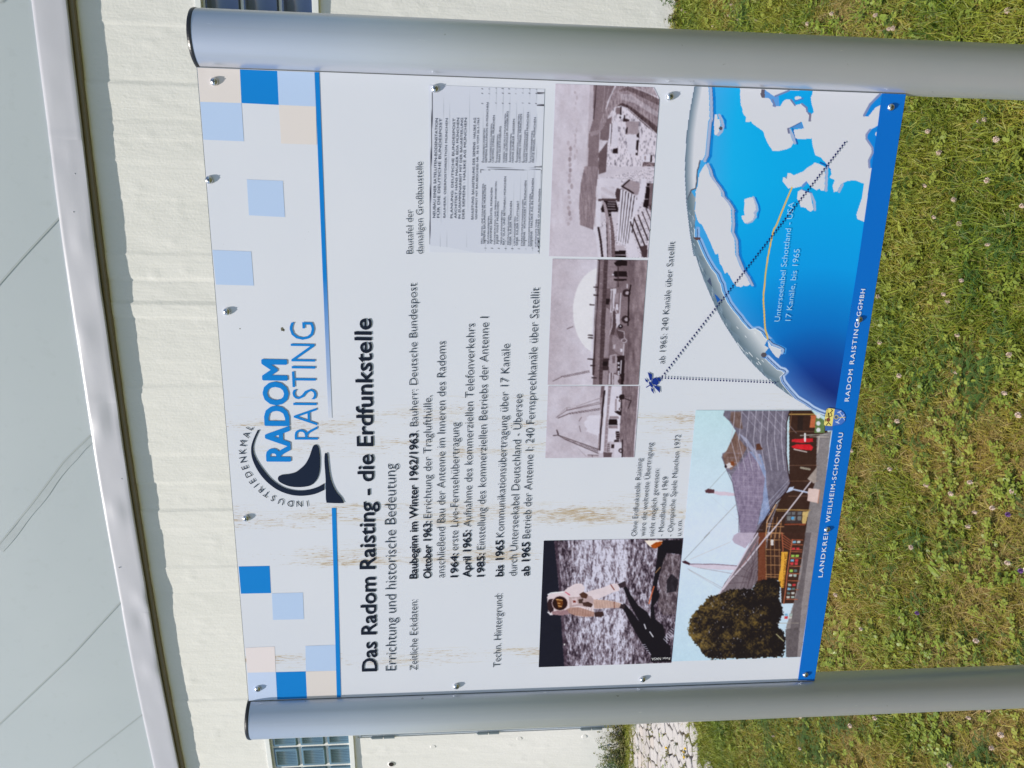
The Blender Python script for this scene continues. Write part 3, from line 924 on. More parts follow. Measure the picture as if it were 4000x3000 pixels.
AP([(1130, 620), (1190, 740), (1290, 880), (1400, 960), (1440, 1040), (1440, 900), (1460, 650), (1520, 300), (1530, 140), (1600, 60), (1830, 60), (1820, 240), (1640, 220), (1560, 450), (1510, 650), (1560, 760), (1480, 880), (1500, 1050), (1600, 1130), (1640, 1350), (1690, 1380), (1690, 1580), (1440, 1580), (1440, 1480), (1350, 1380), (1200, 1120), (1120, 960), (1060, 880), (1110, 850), (1200, 940), (1300, 1080), (1180, 860), (1100, 660)], BK)
AP([(1600, 300), (1650, 230), (1810, 250), (1770, 980), (1600, 1000), (1520, 880), (1560, 700), (1540, 560)], (104, 90, 92), 0.45)
AP([(1640, 560), (1700, 480), (1790, 560), (1760, 700), (1640, 720)], BK, 0.8)
for a_, b_ in (((1360, 1110), (1380, 1165)), ((1430, 1205), (1470, 1265))): p.line(A_([a_, b_]), 4, (215, 215, 225))
for i in range(7): p.line(A_([(1600 + i * 16, 1290 - i * 22), (1650 + i * 14, 1340 - i * 26)]), 2.5, (190, 190, 205))
for i in range(6): p.line(A_([(1330 + i * 20, 1370 + i * 22), (1372 + i * 14, 1362 + i * 25)]), 2.5, (185, 182, 200))
AP([(1360, 66), (1400, 110), (1440, 150), (1520, 150), (1580, 110), (1590, 66)], (238, 222, 210))
AP([(1440, 130), (1500, 90), (1590, 75), (1570, 120), (1510, 165), (1460, 160)], (160, 74, 20))
p.line(A_([(1480, 640), (1450, 740), (1420, 850)]), 5, (196, 104, 70))
p.line(A_([(1500, 470), (1560, 400)]), 3, (170, 130, 90))
# the figure
WHT = (214, 200, 206); TAN = (168, 132, 122); SH = (112, 82, 76)
AP([(150, 770), (170, 735), (260, 715), (350, 708), (400, 660), (500, 605), (580, 600), (620, 650), (610, 700), (560, 740), (700, 690), (850, 650), (960, 605), (1040, 600), (1050, 690), (950, 720), (830, 780), (760, 800), (960, 820), (1080, 850), (1070, 900), (900, 910), (730, 920), (740, 1010), (640, 1020), (520, 1010), (400, 960), (300, 990), (180, 995), (160, 930), (155, 850)], WHT)
AP([(380, 930), (440, 900), (560, 900), (740, 960), (735, 1015), (620, 1018), (500, 1000), (390, 960)], TAN)
AP([(720, 800), (900, 810), (1070, 850), (1060, 905), (880, 912), (740, 915)], (190, 160, 150))
for i in range(9): p.line(A_([(760 + i * 34, 812), (775 + i * 34, 905)]), 2.2, (150, 118, 110), 0.5)
for i in range(9): p.line(A_([(430 + i * 34, 915), (420 + i * 34, 1005)]), 2.2, (128, 92, 80), 0.5)
AP([(420, 770), (540, 770), (600, 740), (700, 760), (730, 800), (720, 880), (640, 900), (540, 880), (430, 900)], (176, 154, 156))
AP([(455, 790), (520, 780), (530, 860), (460, 872)], (205, 185, 190)); AP([(470, 815), (505, 812), (508, 840), (474, 842)], (120, 50, 40))
AP([(590, 840), (660, 830), (720, 860), (700, 900), (600, 880)], (66, 44, 40)); AP([(540, 800), (600, 790), (590, 850), (545, 850)], (72, 54, 50))
AP([(550, 735), (600, 705), (660, 740), (640, 790), (580, 780)], (76, 48, 40))
AP([(740, 960), (845, 950), (860, 1000), (820, 1020), (745, 1015)], (58, 38, 38))
AP([(1030, 610), (1120, 570), (1140, 640), (1060, 660)], (52, 40, 48)); AP([(1070, 855), (1120, 870), (1110, 920), (1050, 912)], (48, 36, 42))
p.line(A_([(945, 620), (985, 680)]), 4, (120, 60, 48)); p.line(A_([(985, 830), (990, 905)]), 3, (110, 60, 48)); p.line(A_([(380, 710), (430, 745)]), 4, (196, 90, 110))
AP([(150, 850), (170, 800), (230, 790), (230, 940), (190, 970), (160, 930)], (46, 28, 34))
AP([(300, 940), (400, 930), (430, 985), (320, 1000), (220, 990), (210, 950)], (150, 118, 124))
p.ell(A_([(310, 848)])[0], 32, 30, (196, 172, 176)); p.ell(A_([(310, 848)])[0], 29, 27, (40, 18, 18))
AP([(260, 790), (340, 800), (350, 850), (330, 900), (290, 910), (275, 850)], (120, 66, 24), 0.8)
for a_, b_ in (((262, 800), (340, 812)), ((285, 848), (310, 850)), ((290, 880), (330, 890))): p.line(A_([a_, b_]), 3, (222, 178, 120))
p.ell(A_([(367, 1362)])[0], 3.5, 3.5, (220, 220, 220))
p.line(A_([(160, 740), (200, 720), (350, 706)]), 4, (230, 232, 236)); p.line(A_([(158, 960), (200, 990)]), 4, (225, 225, 232))
p.keep = np.ones(p.X.shape, bool)
p.done('printed_astronaut_photo', 0.9)

# ---- tent roof of a stadium hall with a tree in front
O1 = T(2640, 1590, 620 / 2017); O2 = T(2640, 2080, 620 / 2017)
k_ = 620 / 2017
p = Pic(O1([(252, 40)])[0], O2([(1578, 1583)])[0], 0.00085, 2, (196, 216, 230))
gx = (p.X - 2640) / k_; gy1 = (p.Y - 1590) / k_; gy2 = (p.Y - 2080) / k_
sky_ = np.stack([np.interp(gy1, [0, 1600, 3200], a) for a in ([186, 206, 188], [216, 218, 214], [224, 236, 230])], -1)
p.c[:] = sky_
def O(pts, c, a=1.0, t_=O1): p.poly(t_(pts), c, a)
def OL(pts, wd, c, a=1.0, t_=O1): p.line(t_(pts), wd, c, a)
# wires and masts
OL([(360, 1659), (760, 1240)], 2, (150, 150, 150)); OL([(430, 1030), (640, 800)], 1.8, (150, 160, 165)); OL([(100, 350), (430, 0)], 2, (140, 145, 145), 1, O2)
OL([(180, 340), (700, 115)], 1.3, (190, 175, 165), .8, O2); OL([(440, 1130), (790, 1440)], 1.3, (180, 190, 200), .7)
OL([(150, 460), (590, 700)], 2.2, (170, 172, 180), 1, O2); OL([(165, 475), (570, 715)], 1.8, (175, 178, 185), 1, O2); OL([(250, 440), (710, 520)], 1.8, (150, 140, 150), 1, O2)
O([(480, 1070), (620, 1075), (750, 1095), (760, 1130), (560, 1120), (480, 1100)], (206, 190, 206)); O([(370, 1060), (410, 1035), (490, 1050), (485, 1095), (380, 1090)], (84, 50, 58))
O([(170, 398), (500, 400), (770, 420), (770, 475), (520, 470), (230, 440), (165, 415)], (206, 196, 212), 1, O2); OL([(170, 400), (500, 402), (770, 422)], 3, (120, 100, 118), 1, O2); O([(80, 365), (120, 355), (180, 390), (170, 412), (90, 385)], (60, 30, 40), 1, O2)
# building behind the roof edge: dark interior
O([(1440, 40), (1720, 40), (1900, 240), (1960, 400), (1660, 1640), (1060, 1659), (990, 1600), (1300, 1200), (1440, 1000)], (58, 38, 32))
O([(1000, 0), (1680, 0), (1560, 560), (1500, 900), (1340, 900), (1330, 600), (1000, 640)], (62, 40, 34), 1, O2)
O([(1050, 0), (1150, 0), (1130, 200), (1150, 600), (1040, 610), (1050, 200)], (112, 62, 44), 1, O2)
# ground in the picture
O([(1790, 370), (1980, 300), (1960, 400), (1830, 1659), (1640, 1659), (1700, 1200), (1780, 900)], (132, 126, 128))
O([(1650, 0), (1830, 0), (1640, 1583), (1400, 1583), (1400, 1200), (1500, 880), (1560, 560)], (140, 132, 134), 1, O2)
O([(1500, 900), (1600, 500), (1640, 0), (1720, 0), (1600, 900), (1540, 1583), (1400, 1583)], (96, 88, 92), .75, O2)
# hall glazing
for y0 in (0, 90, 215, 295, 410, 530, 560):
    OL([(1140, y0), (1330, y0 + 5)], 2.5, (176, 130, 88), 1, O2)
for x0 in (1140, 1200, 1250, 1310):
    OL([(x0, 0), (x0 + 8, 590)], 2.2, (170, 124, 84), 1, O2)
O([(1205, 90), (1240, 90), (1240, 160), (1205, 160)], (210, 205, 205), 1, O2)
OL([(1270, 1240), (1160, 1440), (1140, 1659)], 4, (196, 146, 98)); OL([(1270, 1300), (1700, 1310)], 4, (176, 140, 84)); OL([(1280, 1320), (1690, 1325)], 2, (176, 140, 84))
for x0, x1_, y0 in ((1170, 1340, 1480), (1160, 1370, 1515), (1160, 1370, 1600)): OL([(x0, y0), (x1_, y0 + 4)], 2.6, (180, 130, 88))
for x0 in (1240, 1290, 1345): OL([(x0, 1400), (x0 - 30, 1659)], 2.4, (180, 132, 90))
O([(1400, 1320), (1690, 1320), (1640, 1480), (1380, 1470)], (64, 52, 52)); O([(1610, 1330), (1690, 1320), (1650, 1480), (1600, 1475)], (200, 172, 112))
for x0 in (1410, 1470, 1545): O([(x0, 1330), (x0 + 50, 1330), (x0 + 45, 1370), (x0, 1370)], (104, 104, 108)); O([(x0, 1385), (x0 + 50, 1385), (x0 + 45, 1440), (x0, 1440)], (120, 120, 120))
O([(1465, 1395), (1500, 1395), (1498, 1430), (1465, 1430)], (86, 160, 210))
O([(1380, 1480), (1650, 1480), (1640, 1500), (1380, 1500)], (130, 66, 46))
for i in range(5): OL([(1345 + i * 4, 20 + i * 38), (1480 - i * 8, 120 + i * 24)], 3.2, (164, 88, 62), 1, O2)
for y0 in (90, 150, 215, 240, 320, 425, 520, 610, 720, 845): OL([(1400 + (900 - y0) * .09, y0), (1400 + (900 - y0) * .09 + 140, y0 + 5)], 3, (176, 98, 70), 1, O2)
OL([(1345, 0), (1360, 210), (1330, 600)], 4, (176, 100, 72), 1, O2); OL([(1480, 90), (1455, 240), (1415, 520), (1390, 760), (1370, 900)], 4, (176, 98, 70), 1, O2)
rp = random.Random(4)
for y0 in (105, 190, 280, 340, 380, 470, 530, 650, 700, 755, 805, 1030, 1065):
    xb = 1495 - y0 * 0.11
    for j in range(2):
        cc_ = rp.choice([(196, 60, 66), (120, 170, 200), (190, 190, 186), (150, 190, 80), (90, 110, 110), (196, 60, 66), (160, 175, 170)])
        O([(xb + j * 55, y0), (xb + j * 55 + 42, y0), (xb + j * 55 + 40, y0 + 30), (xb + j * 55, y0 + 30)], cc_, 1, O2)
O([(1340, 245), (1425, 245), (1395, 470), (1370, 700), (1330, 700), (1300, 600), (1330, 440)], (222, 164, 62), 1, O2)
# big roof surfaces
O([(620, 40), (1445, 40), (1405, 200), (1400, 600), (1420, 800), (1455, 960), (1410, 1070), (1270, 1200), (1180, 1350), (1000, 1659), (820, 1659), (830, 1600), (790, 1300), (740, 1050), (700, 880), (640, 790), (580, 640), (590, 590), (640, 560), (760, 300), (680, 180), (600, 105)], (112, 106, 122))
O([(700, 880), (830, 700), (930, 560), (1080, 700), (1130, 850), (1120, 1100), (1060, 1350), (1000, 1659), (820, 1659), (790, 1300), (740, 1050)], (132, 120, 144))
O([(930, 560), (1080, 600), (1140, 800), (1150, 1000), (1200, 1350), (1040, 1500), (1100, 1200), (1130, 900), (1050, 720)], (136, 150, 186))
O([(800, 330), (960, 560), (1100, 760), (1060, 620), (900, 400)], (150, 152, 176))
O([(640, 560), (760, 310), (800, 400), (900, 520), (800, 700), (700, 800), (620, 720), (590, 620)], (122, 96, 88))
O([(700, 60), (820, 60), (850, 280), (760, 260), (690, 170)], (110, 84, 74), .8)
m_ = p.inside(O1([(620, 40), (1445, 40), (1405, 200), (1400, 600), (1420, 800), (1455, 960), (1410, 1070), (1270, 1200), (1180, 1350), (1000, 1659), (820, 1659), (830, 1600), (790, 1300), (740, 1050), (700, 880), (640, 790), (580, 640), (590, 590), (640, 560), (760, 300), (680, 180), (600, 105)]))
nn_ = (fbm(gx / 20, gy1 / 60, 31, 3) - .5) * 46
p.c[m_] += nn_[m_][:, None]
for x0 in (760, 850, 940, 1030, 1115, 1195, 1285, 1370):
    OL([(x0 - 10, 45), (x0 - 25, 200), (x0 - 60 + (x0 - 760) * .05, 420), (x0 + 40 - (x0 - 760) * .05, 800)], 2.4, (190, 186, 202), .9)
for x0 in (840, 950, 1090, 1190, 1290):
    OL([(x0, 60), (x0 + 120, 200), (x0 + 240, 330)], 1.9, (182, 178, 196), .75)
for y0 in range(900, 1500, 80): OL([(1440 - (y0 - 900) * .45, y0 + 20), (1150, y0 + 330)], 1.9, (184, 186, 208), .75)
for y0 in range(500, 1500, 60): OL([(640 + (y0 - 500) * .16, y0 + 80), (1100, y0 + 100)], 1.5, (170, 160, 182), .6)
for x0 in (790, 850, 910, 970, 1030): OL([(x0, 500), (x0 + 10, 900), (x0 + 20, 1250)], 1.5, (172, 162, 184), .6)
OL([(1445, 45), (1405, 200), (1402, 600), (1425, 820), (1455, 960), (1400, 1080), (1270, 1210), (1170, 1360), (990, 1650)], 4, (44, 26, 30))
OL([(640, 790), (720, 960), (800, 1400), (800, 1600)], 2, (70, 60, 80))
O([(1020, 470), (1060, 460), (1105, 540), (1020, 545)], (92, 58, 46)); O([(620, 740), (670, 710), (730, 700), (740, 740), (680, 775), (630, 775)], (206, 200, 204)); O([(690, 690), (740, 690), (740, 750), (700, 740)], (130, 70, 40)); p.ell(O1([(632, 755)])[0], 5, 6, (44, 26, 30))
# red figures, boxes, props
O([(1460, 500), (1540, 470), (1700, 470), (1745, 510), (1720, 550), (1600, 540), (1500, 525)], (206, 34, 44)); O([(1470, 410), (1700, 395), (1740, 400), (1740, 440), (1600, 455), (1470, 440)], (196, 34, 44))
OL([(1500, 535), (1660, 570)], 4, (210, 200, 196)); OL([(1640, 340), (1640, 430)], 7, (226, 226, 230)); OL([(1580, 360), (1930, 345)], 3, (176, 176, 170)); OL([(1820, 370), (1800, 580)], 3, (200, 190, 180)); OL([(1700, 375), (1940, 380)], 2.5, (200, 190, 180))
for y0 in (310, 740, 940, 1130): OL([(1430, y0), (1800, y0)], 2, (140, 104, 84), .8)
O([(1550, 110), (1620, 110), (1610, 290), (1540, 290)], (44, 32, 30)); O([(1715, 105), (1780, 105), (1765, 260), (1700, 260)], (190, 106, 70)); OL([(1440, 90), (1760, 90)], 3.5, (196, 160, 90)); OL([(1470, 60), (1440, 330)], 2, (150, 110, 80))
O([(1780, 100), (1890, 170), (1890, 330), (1760, 330)], (96, 120, 72))
for y0 in (115, 205, 290): p.ell(O1([(1810, y0)])[0], 8, 9, (214, 218, 222))
O([(1790, 760), (1780, 950), (1750, 970), (1670, 910)], (160, 148, 142)); OL([(1590, 770), (1700, 790)], 8, (150, 142, 128))
OL([(1710, 950), (1290, 1490), (1150, 1659)], 5, (206, 198, 208)); OL([(1470, 1040), (1680, 1085)], 6, (182, 194, 222)); O([(1440, 1020), (1500, 1010), (1480, 1060), (1400, 1090)], (186, 200, 228))
O([(1680, 1030), (1810, 1040), (1830, 1060), (1800, 1220), (1670, 1190)], (214, 190, 184)); OL([(1830, 1050), (1805, 1220)], 4, (170, 120, 100))
# second roof slope left of the mast
O([(1030, 0), (1060, 60), (1040, 200), (1040, 600), (960, 720), (700, 740), (540, 790), (620, 640), (780, 420), (960, 100)], (116, 104, 112), 1, O2)
OL([(1040, 10), (900, 220), (780, 430), (640, 640), (545, 785)], 5, (206, 196, 212), 1, O2); OL([(1060, 60), (900, 340), (760, 520), (620, 700)], 3, (160, 120, 124), 1, O2)
O([(740, 30), (800, 0), (1020, 0), (960, 100), (880, 200), (740, 130), (715, 90)], (176, 164, 184), 1, O2)
OL([(1190, 0), (900, 370), (690, 600), (600, 720)], 5, (204, 196, 208), 1, O2)
for i in range(6): OL([(1020 - i * 70, 120 + i * 105), (1000 - i * 20, 330 + i * 60), (960 - i * 10, 560 + i * 25)], 2, (78, 62, 70), .8, O2)
for i in range(5): OL([(820 + i * 45, 700), (900 + i * 35, 480), (1030, 300 + i * 60)], 2, (78, 62, 70), .8, O2)
# tree
tree = [(1160, 590), (1230, 570), (1310, 610), (1330, 700), (1310, 850), (1360, 950), (1360, 1030), (1320, 1100), (1300, 1200), (1390, 1280), (1380, 1480), (1350, 1583), (460, 1610), (400, 1590), (330, 1530), (300, 1460), (240, 1400), (180, 1320), (155, 1230), (170, 1130), (200, 1060), (290, 960), (370, 880), (420, 810), (520, 790), (640, 740), (700, 720), (830, 710), (960, 730), (1020, 640), (1100, 600)]
wx = gx + (fbm(gx / 18, gy2 / 18, 61, 2) - .5) * 46; wy = gy2 + (fbm(gx / 18, gy2 / 18, 62, 2) - .5) * 46
sX, sY = p.X, p.Y
p.X = 2640 + wx * k_; p.Y = 2080 + wy * k_
tm = p.inside(O2(tree)); p.X, p.Y = sX, sY
l1 = 0.6 * fbm(gx / 15, gy2 / 17, 51, 3) + 0.4 * fbm(gx / 60, gy2 / 60, 53, 3); l2 = fbm(gx / 130, gy2 / 130, 55, 2)
lite = np.clip((l1 - 0.44) * 2.6 + (l2 - .5) * 1.2 + np.interp(gx, [150, 700, 1300], [.30, -.05, -.35]), 0, 1)[..., None]
p.put(tm, (30, 24, 26) * (1 - lite) + np.array((118, 96, 50)) * lite)
p.put(tm & (fbm(gx / 15, gy2 / 22, 71, 2) > 0.80) & (fbm(gx / 90, gy2 / 90, 72, 2) > .58) & (gx < 1100), (186, 186, 200), .8)
O([(1390, 1230), (1560, 1200), (1540, 1583), (1400, 1583)], (92, 84, 88), .8, O2); OL([(1275, 1290), (1370, 1380)], 3, (200, 196, 150), 1, O2); OL([(1280, 1150), (1560, 1150)], 2, (160, 150, 140), 1, O2)
p.done('printed_stadium_photo', 0.9)
text('EUROPAHALLE EINGANG WEST', O2([(1383, 690)])[0], O2([(1412, 262)])[0], 10, (140, 84, 30), 0.0, 3)

# ---- three sepia building-site photos
def sep(v):
    v = np.clip((np.asarray(v, float) - 0.5) * 1.12 + 0.5, 0, 1); k = 4 * v * (1 - v)
    return np.stack([26 + v * 180 + 5 * k, 14 + v * 188 - 3 * k, 18 + v * 198 - 5 * k], -1)
SP = lambda v: tuple(sep(v))                # sepia scale 0..1
E1 = T(2130, 1490, 400 / 2141); e_ = 400 / 2141
p = Pic(E1([(60, 95)])[0], E1([(1860, 1585)])[0], ST, 2)
gx = (p.X - 2130) / e_; gy = (p.Y - 1490) / e_
v = 0.86 + (fbm(gx / 200, gy / 200, 3, 2) - .5) * .12
p.c[:] = sep(v)
def Q(pts, v, a=1.0, t_=None): p.poly((t_ or E1)(pts), SP(v), a)
def QL(pts, wd, v, a=1.0, t_=None): p.line((t_ or E1)(pts), wd, SP(v), a)
Q([(1140, 700), (920, 710), (860, 750), (880, 790), (810, 840), (820, 930), (880, 985), (855, 1040), (980, 1090), (1090, 1130), (1110, 1350), (1120, 1350)], .98)
Q([(1180, 95), (1240, 95), (1250, 700), (1130, 1440), (1090, 1440), (1160, 700), (1140, 350)], .62); Q([(1170, 100), (1230, 100), (1210, 330), (1150, 330)], .45)
Q([(1245, 95), (1330, 95), (1250, 1500), (1130, 1500), (1200, 900)], .95)
QL([(1240, 200), (1220, 340), (1190, 640), (1185, 720)], 7, .12); QL([(1190, 700), (1160, 1000), (1140, 1430)], 4.5, .05)
Q([(1320, 95), (1380, 95), (1330, 600), (1300, 1200), (1260, 1560), (1210, 1560), (1260, 900), (1300, 400)], .62)
for i in range(16): QL([(1330 - i * 6, 150 + i * 88), (1372 - i * 6.5, 152 + i * 88)], 1.4, .92)
Q([(1380, 95), (1610, 95), (1560, 800), (1550, 1250), (1300, 1250), (1320, 900), (1340, 600)], .96)
Q([(1600, 95), (1940, 95), (1840, 1585), (1600, 1585), (1620, 1280), (1550, 1250), (1560, 900), (1590, 600)], .50)
mg = gx > np.interp(gy, [95, 900, 1585], [1605, 1560, 1600]); p.c[mg] += ((fbm(gx / 22, gy / 120, 8, 3) - .5) * 60)[mg][:, None]
Q([(1335, 780), (1500, 790), (1510, 905), (1320, 910)], .05); Q([(1340, 720), (1530, 730), (1540, 780), (1340, 780)], .6); Q([(1320, 915), (1510, 920), (1515, 980), (1320, 975)], .6)
Q([(1435, 620), (1570, 610), (1580, 700), (1540, 700), (1480, 660)], .10); Q([(1440, 370), (1590, 370), (1590, 620), (1430, 610)], .93); QL([(1480, 380), (1470, 600)], 6, .6); QL([(1590, 330), (1580, 700)], 5, .1)
for yy in (400, 575): p.ell(E1([(1565, yy)])[0], 5.5, 5.5, SP(.25)); p.ell(E1([(1565, yy)])[0], 2.5, 2.5, SP(.8))
p.ell(E1([(1500, 330)])[0], 3.5, 3.5, SP(.08)); Q([(1530, 330), (1560, 275), (1640, 270), (1660, 320), (1640, 370), (1570, 375)], .08)
QL([(1640, 350), (1790, 400), (1735, 560)], 3, .1); QL([(1660, 320), (1800, 295), (1790, 380)], 2, .3)
Q([(1470, 1040), (1550, 1045), (1545, 1260), (1440, 1260), (1440, 1220), (1480, 1215)], .12)
for i in range(4): QL([(1478, 1085 + i * 45), (1545, 1085 + i * 45)], 1.6, .8)
Q([(1380, 1310), (1470, 1320), (1460, 1390), (1370, 1390)], .15); Q([(1300, 1280), (1350, 1290), (1350, 1470), (1290, 1470)], .35)
for i in range(5): QL([(1305, 1300 + i * 38), (1350, 1302 + i * 38)], 2.5, .9)
Q([(1440, 1280), (1600, 1290), (1600, 1585), (1440, 1585)], .93); p.ell(E1([(1578, 1445)])[0], 9, 9, SP(.15)); p.ell(E1([(1578, 1445)])[0], 5, 5, SP(.75)); QL([(1610, 1220), (1605, 1585)], 4.5, .1); Q([(1210, 1480), (1400, 1480), (1380, 1585), (1220, 1585)], .35)
# cranes
for a_, b_, c_ in (((270, 1120), (1150, 1430), 1), ((380, 1195), (1110, 1505), 1), ((280, 1130), (400, 1200), 1)): QL([a_, b_], 2.2, .25)
for i in range(22):
    f = i / 22; QL([(350 + f * 760, 1150 + f * 270), (390 + f * 730, 1205 + f * 290)], 1.4, .3 if f > .5 else .5); QL([(390 + f * 730, 1205 + f * 290), (385 + f * 760, 1163 + f * 270)], 1.2, .35)
QL([(165, 1130), (270, 1120), (235, 1015)], 3, .25); QL([(240, 1015), (275, 1100)], 4, .3)
QL([(265, 765), (510, 665)], 3.2, .35)
QL([(500, 660), (1150, 560)], 1.6, .3); QL([(510, 680), (1150, 590)], 1.6, .3)
for i in range(14): QL([(510 + i * 46, 662 - i * 7), (530 + i * 46, 672 - i * 7)], 1.5, .35)
QL([(225, 755), (450, 600), (1130, 430)], 2, .4); QL([(450, 605), (1160, 460)], 2, .4); QL([(450, 545), (450, 600)], 1.8, .35); QL([(225, 755), (440, 545), (650, 540)], 1.1, .55); QL([(650, 520), (930, 420), (1140, 350)], 1.3, .45)
QL([(760, 740), (705, 830)], 2, .35); QL([(710, 925), (740, 1050)], 2, .35); QL([(680, 1390), (860, 1570)], 1, .6)
Q([(880, 1530), (1110, 1535), (1110, 1585), (880, 1585)], .75); QL([(885, 1535), (1110, 1540)], 2, .3); QL([(980, 1540), (985, 1585)], 2, .3)
p.done('printed_site_photo', 0.9)

E2 = T(2130, 1000, 420 / 1366); e_ = 420 / 1366
p = Pic(E2([(92, 35)])[0], E2([(1183, 1635)])[0], ST, 2)
gx = (p.X - 2130) / e_; gy = (p.Y - 1000) / e_
v = np.interp(gx, [60, 400, 650], [.80, .87, .93]) + (fbm(gx / 120, gy / 120, 3, 2) - .5) * .08
p.c[:] = sep(v)
p.ell(E2([(700, 700)])[0], 107, 168, (216, 215, 222))
def Q2(pts, v, a=1.0): p.poly(E2(pts), SP(v), a)
def QL2(pts, wd, v, a=1.0): p.line(E2(pts), wd, SP(v), a)
Q2([(575, 1250), (600, 1250), (640, 200), (655, 60), (640, 180)], .95); Q2([(565, 1470), (590, 1330), (610, 1330), (620, 1520), (590, 1500)], .97)
Q2([(670, 40), (1300, 45), (1183, 1635), (605, 1635), (625, 1000), (640, 400)], .45)
QL2([(680, 45), (665, 400), (635, 800), (620, 1200), (610, 1500)], 9, .22); QL2([(672, 60), (640, 700), (612, 1100), (605, 1300)], 3, .85)
Q2([(700, 45), (745, 45), (720, 400), (700, 900), (680, 1635), (640, 1635), (660, 1000), (685, 400)], .50)
for i in range(26): QL2([(705 - i * 1.5, 60 + i * 58), (745 - i * 2.3, 66 + i * 58)], 1.2, .25 + .5 * (i % 3) / 2)
Q2([(745, 45), (795, 45), (770, 640), (745, 1290), (725, 1635), (680, 1635), (705, 900), (735, 400)], .26)
for i in range(34): QL2([(752 - i * 1.7, 60 + i * 46), (788 - i * 1.7, 62 + i * 46)], 1.2, .42)
Q2([(800, 45), (920, 60), (900, 400), (830, 410), (780, 410)], .58); Q2([(770, 650), (840, 700), (800, 1290), (745, 1290)], .60); Q2([(730, 1450), (800, 1450), (790, 1635), (720, 1635)], .62)
QL2([(805, 135), (920, 138)], 1.4, .4); QL2([(790, 260), (920, 262)], 1.4, .4)
Q2([(735, 1300), (825, 1300), (800, 1450), (728, 1450)], .18); Q2([(730, 1340), (790, 1340), (785, 1390), (728, 1395)], .03)
Q2([(780, 420), (830, 420), (800, 660), (770, 650)], .40); Q2([(775, 540), (820, 540), (810, 615), (770, 615)], .08)
Q2([(1045, 45), (1300, 45), (1183, 1635), (960, 1635), (1000, 1400), (1050, 900), (1085, 400)], .47)
mg = p.inside(E2([(1045, 45), (1300, 45), (1183, 1635), (960, 1635), (1000, 1400), (1050, 900), (1085, 400)])); p.c[mg] += ((fbm(gx / 40, gy / 160, 14, 3) - .5) * 70 + np.interp(gx, [1040, 1280], [-6, 24]))[mg][:, None]
# cars
Q2([(905, 60), (950, 45), (1040, 60), (1040, 120), (905, 130), (870, 95)], .06); Q2([(880, 190), (1035, 195), (1040, 260), (890, 265), (850, 240)], .06); Q2([(870, 290), (1030, 290), (1035, 310), (930, 320), (865, 310)], .08)
p.ell(E2([(860, 238)])[0], 3.5, 3.5, SP(.95)); QL2([(925, 120), (925, 390)], 3.5, .2)
Q2([(830, 420), (900, 410), (900, 500), (860, 720), (820, 720), (830, 560)], .90); QL2([(850, 440), (845, 700)], 4, .4)
Q2([(960, 390), (1030, 350), (1060, 420), (1050, 740), (1030, 880), (990, 880), (900, 930), (890, 900), (900, 740), (870, 640), (880, 540), (920, 450)], .50)
Q2([(890, 740), (940, 730), (950, 860), (900, 920)], .88); Q2([(900, 610), (925, 610), (925, 690), (895, 680)], .93); Q2([(885, 480), (930, 475), (930, 590), (885, 590)], .62); QL2([(960, 470), (940, 780)], 3, .9); QL2([(880, 540), (870, 640), (905, 720)], 3, .85)
for yy, xx in ((470, 1030), (805, 1020)):
    p.ell(E2([(xx, yy)])[0], 16, 15, SP(.16)); p.ell(E2([(xx + 10, yy)])[0], 7, 7, SP(.72))
QL2([(1085, 370), (1062, 500), (1050, 880)], 5, .06); QL2([(1040, 360), (1040, 400)], 4, .9)
Q2([(850, 700), (890, 700), (900, 880), (870, 1000), (810, 1000), (850, 880)], .28); QL2([(815, 1000), (850, 880), (850, 700)], 4, .75)
Q2([(920, 920), (1000, 960), (1010, 1040), (940, 1050), (905, 960)], .30); QL2([(925, 940), (1000, 960), (1005, 1040)], 3, .8); p.ell(E2([(1000, 1075)])[0], 12, 9, SP(.8)); p.ell(E2([(1000, 1075)])[0], 8, 6, SP(.45)); p.ell(E2([(955, 895)])[0], 9, 9, SP(.1)); p.ell(E2([(955, 890)])[0], 3, 3, SP(.95))
Q2([(850, 1020), (890, 1000), (1000, 1120), (990, 1270), (930, 1240), (850, 1180)], .58); QL2([(1000, 1120), (990, 1275)], 3.5, .9); Q2([(860, 1130), (890, 1120), (890, 1180), (865, 1180)], .8); Q2([(950, 1180), (980, 1180), (980, 1220), (955, 1220)], .95)
Q2([(820, 1260), (900, 1240), (920, 1300), (900, 1480), (820, 1500), (800, 1380)], .70); Q2([(850, 1270), (890, 1270), (880, 1360), (850, 1360)], .45); Q2([(910, 1270), (1010, 1260), (1000, 1600), (920, 1480)], .10)
for yy in (1360, 1410, 1470, 1500): p.ell(E2([(932, yy)])[0], 4, 4, SP(.9))
QL2([(965, 1330), (955, 1490)], 4, .9); Q2([(810, 1490), (860, 1480), (860, 1630), (800, 1630)], .85); QL2([(840, 1490), (835, 1630)], 6, .4); Q2([(870, 1500), (940, 1520), (935, 1635), (870, 1635)], .8); p.ell(E2([(950, 1590)])[0], 9, 9, SP(.25)); Q2([(960, 1540), (1000, 1560), (990, 1635), (960, 1635)], .08)
# people on the roof edge
for yy, xx in ((395, 640), (495, 640), (618, 590), (1005, 570), (1038, 570), (1308, 565), (1390, 600), (1545, 615)): QL2([(xx - 18, yy), (xx + 30, yy + 3)], 4.5, .12); p.ell(E2([(xx - 22, yy)])[0], 2.6, 2.6, SP(.15))
QL2([(95, 1590), (215, 1530)], 2.5, .35); QL2([(200, 1530), (560, 1455)], 1.8, .35); QL2([(230, 1540), (565, 1472)], 1.8, .35)
for i in range(14): QL2([(230 + i * 24, 1525 - i * 5), (240 + i * 24, 1536 - i * 5)], 1.3, .4)
QL2([(275, 925), (352, 895)], 2.5, .3)
p.done('printed_radome_photo', 0.9)

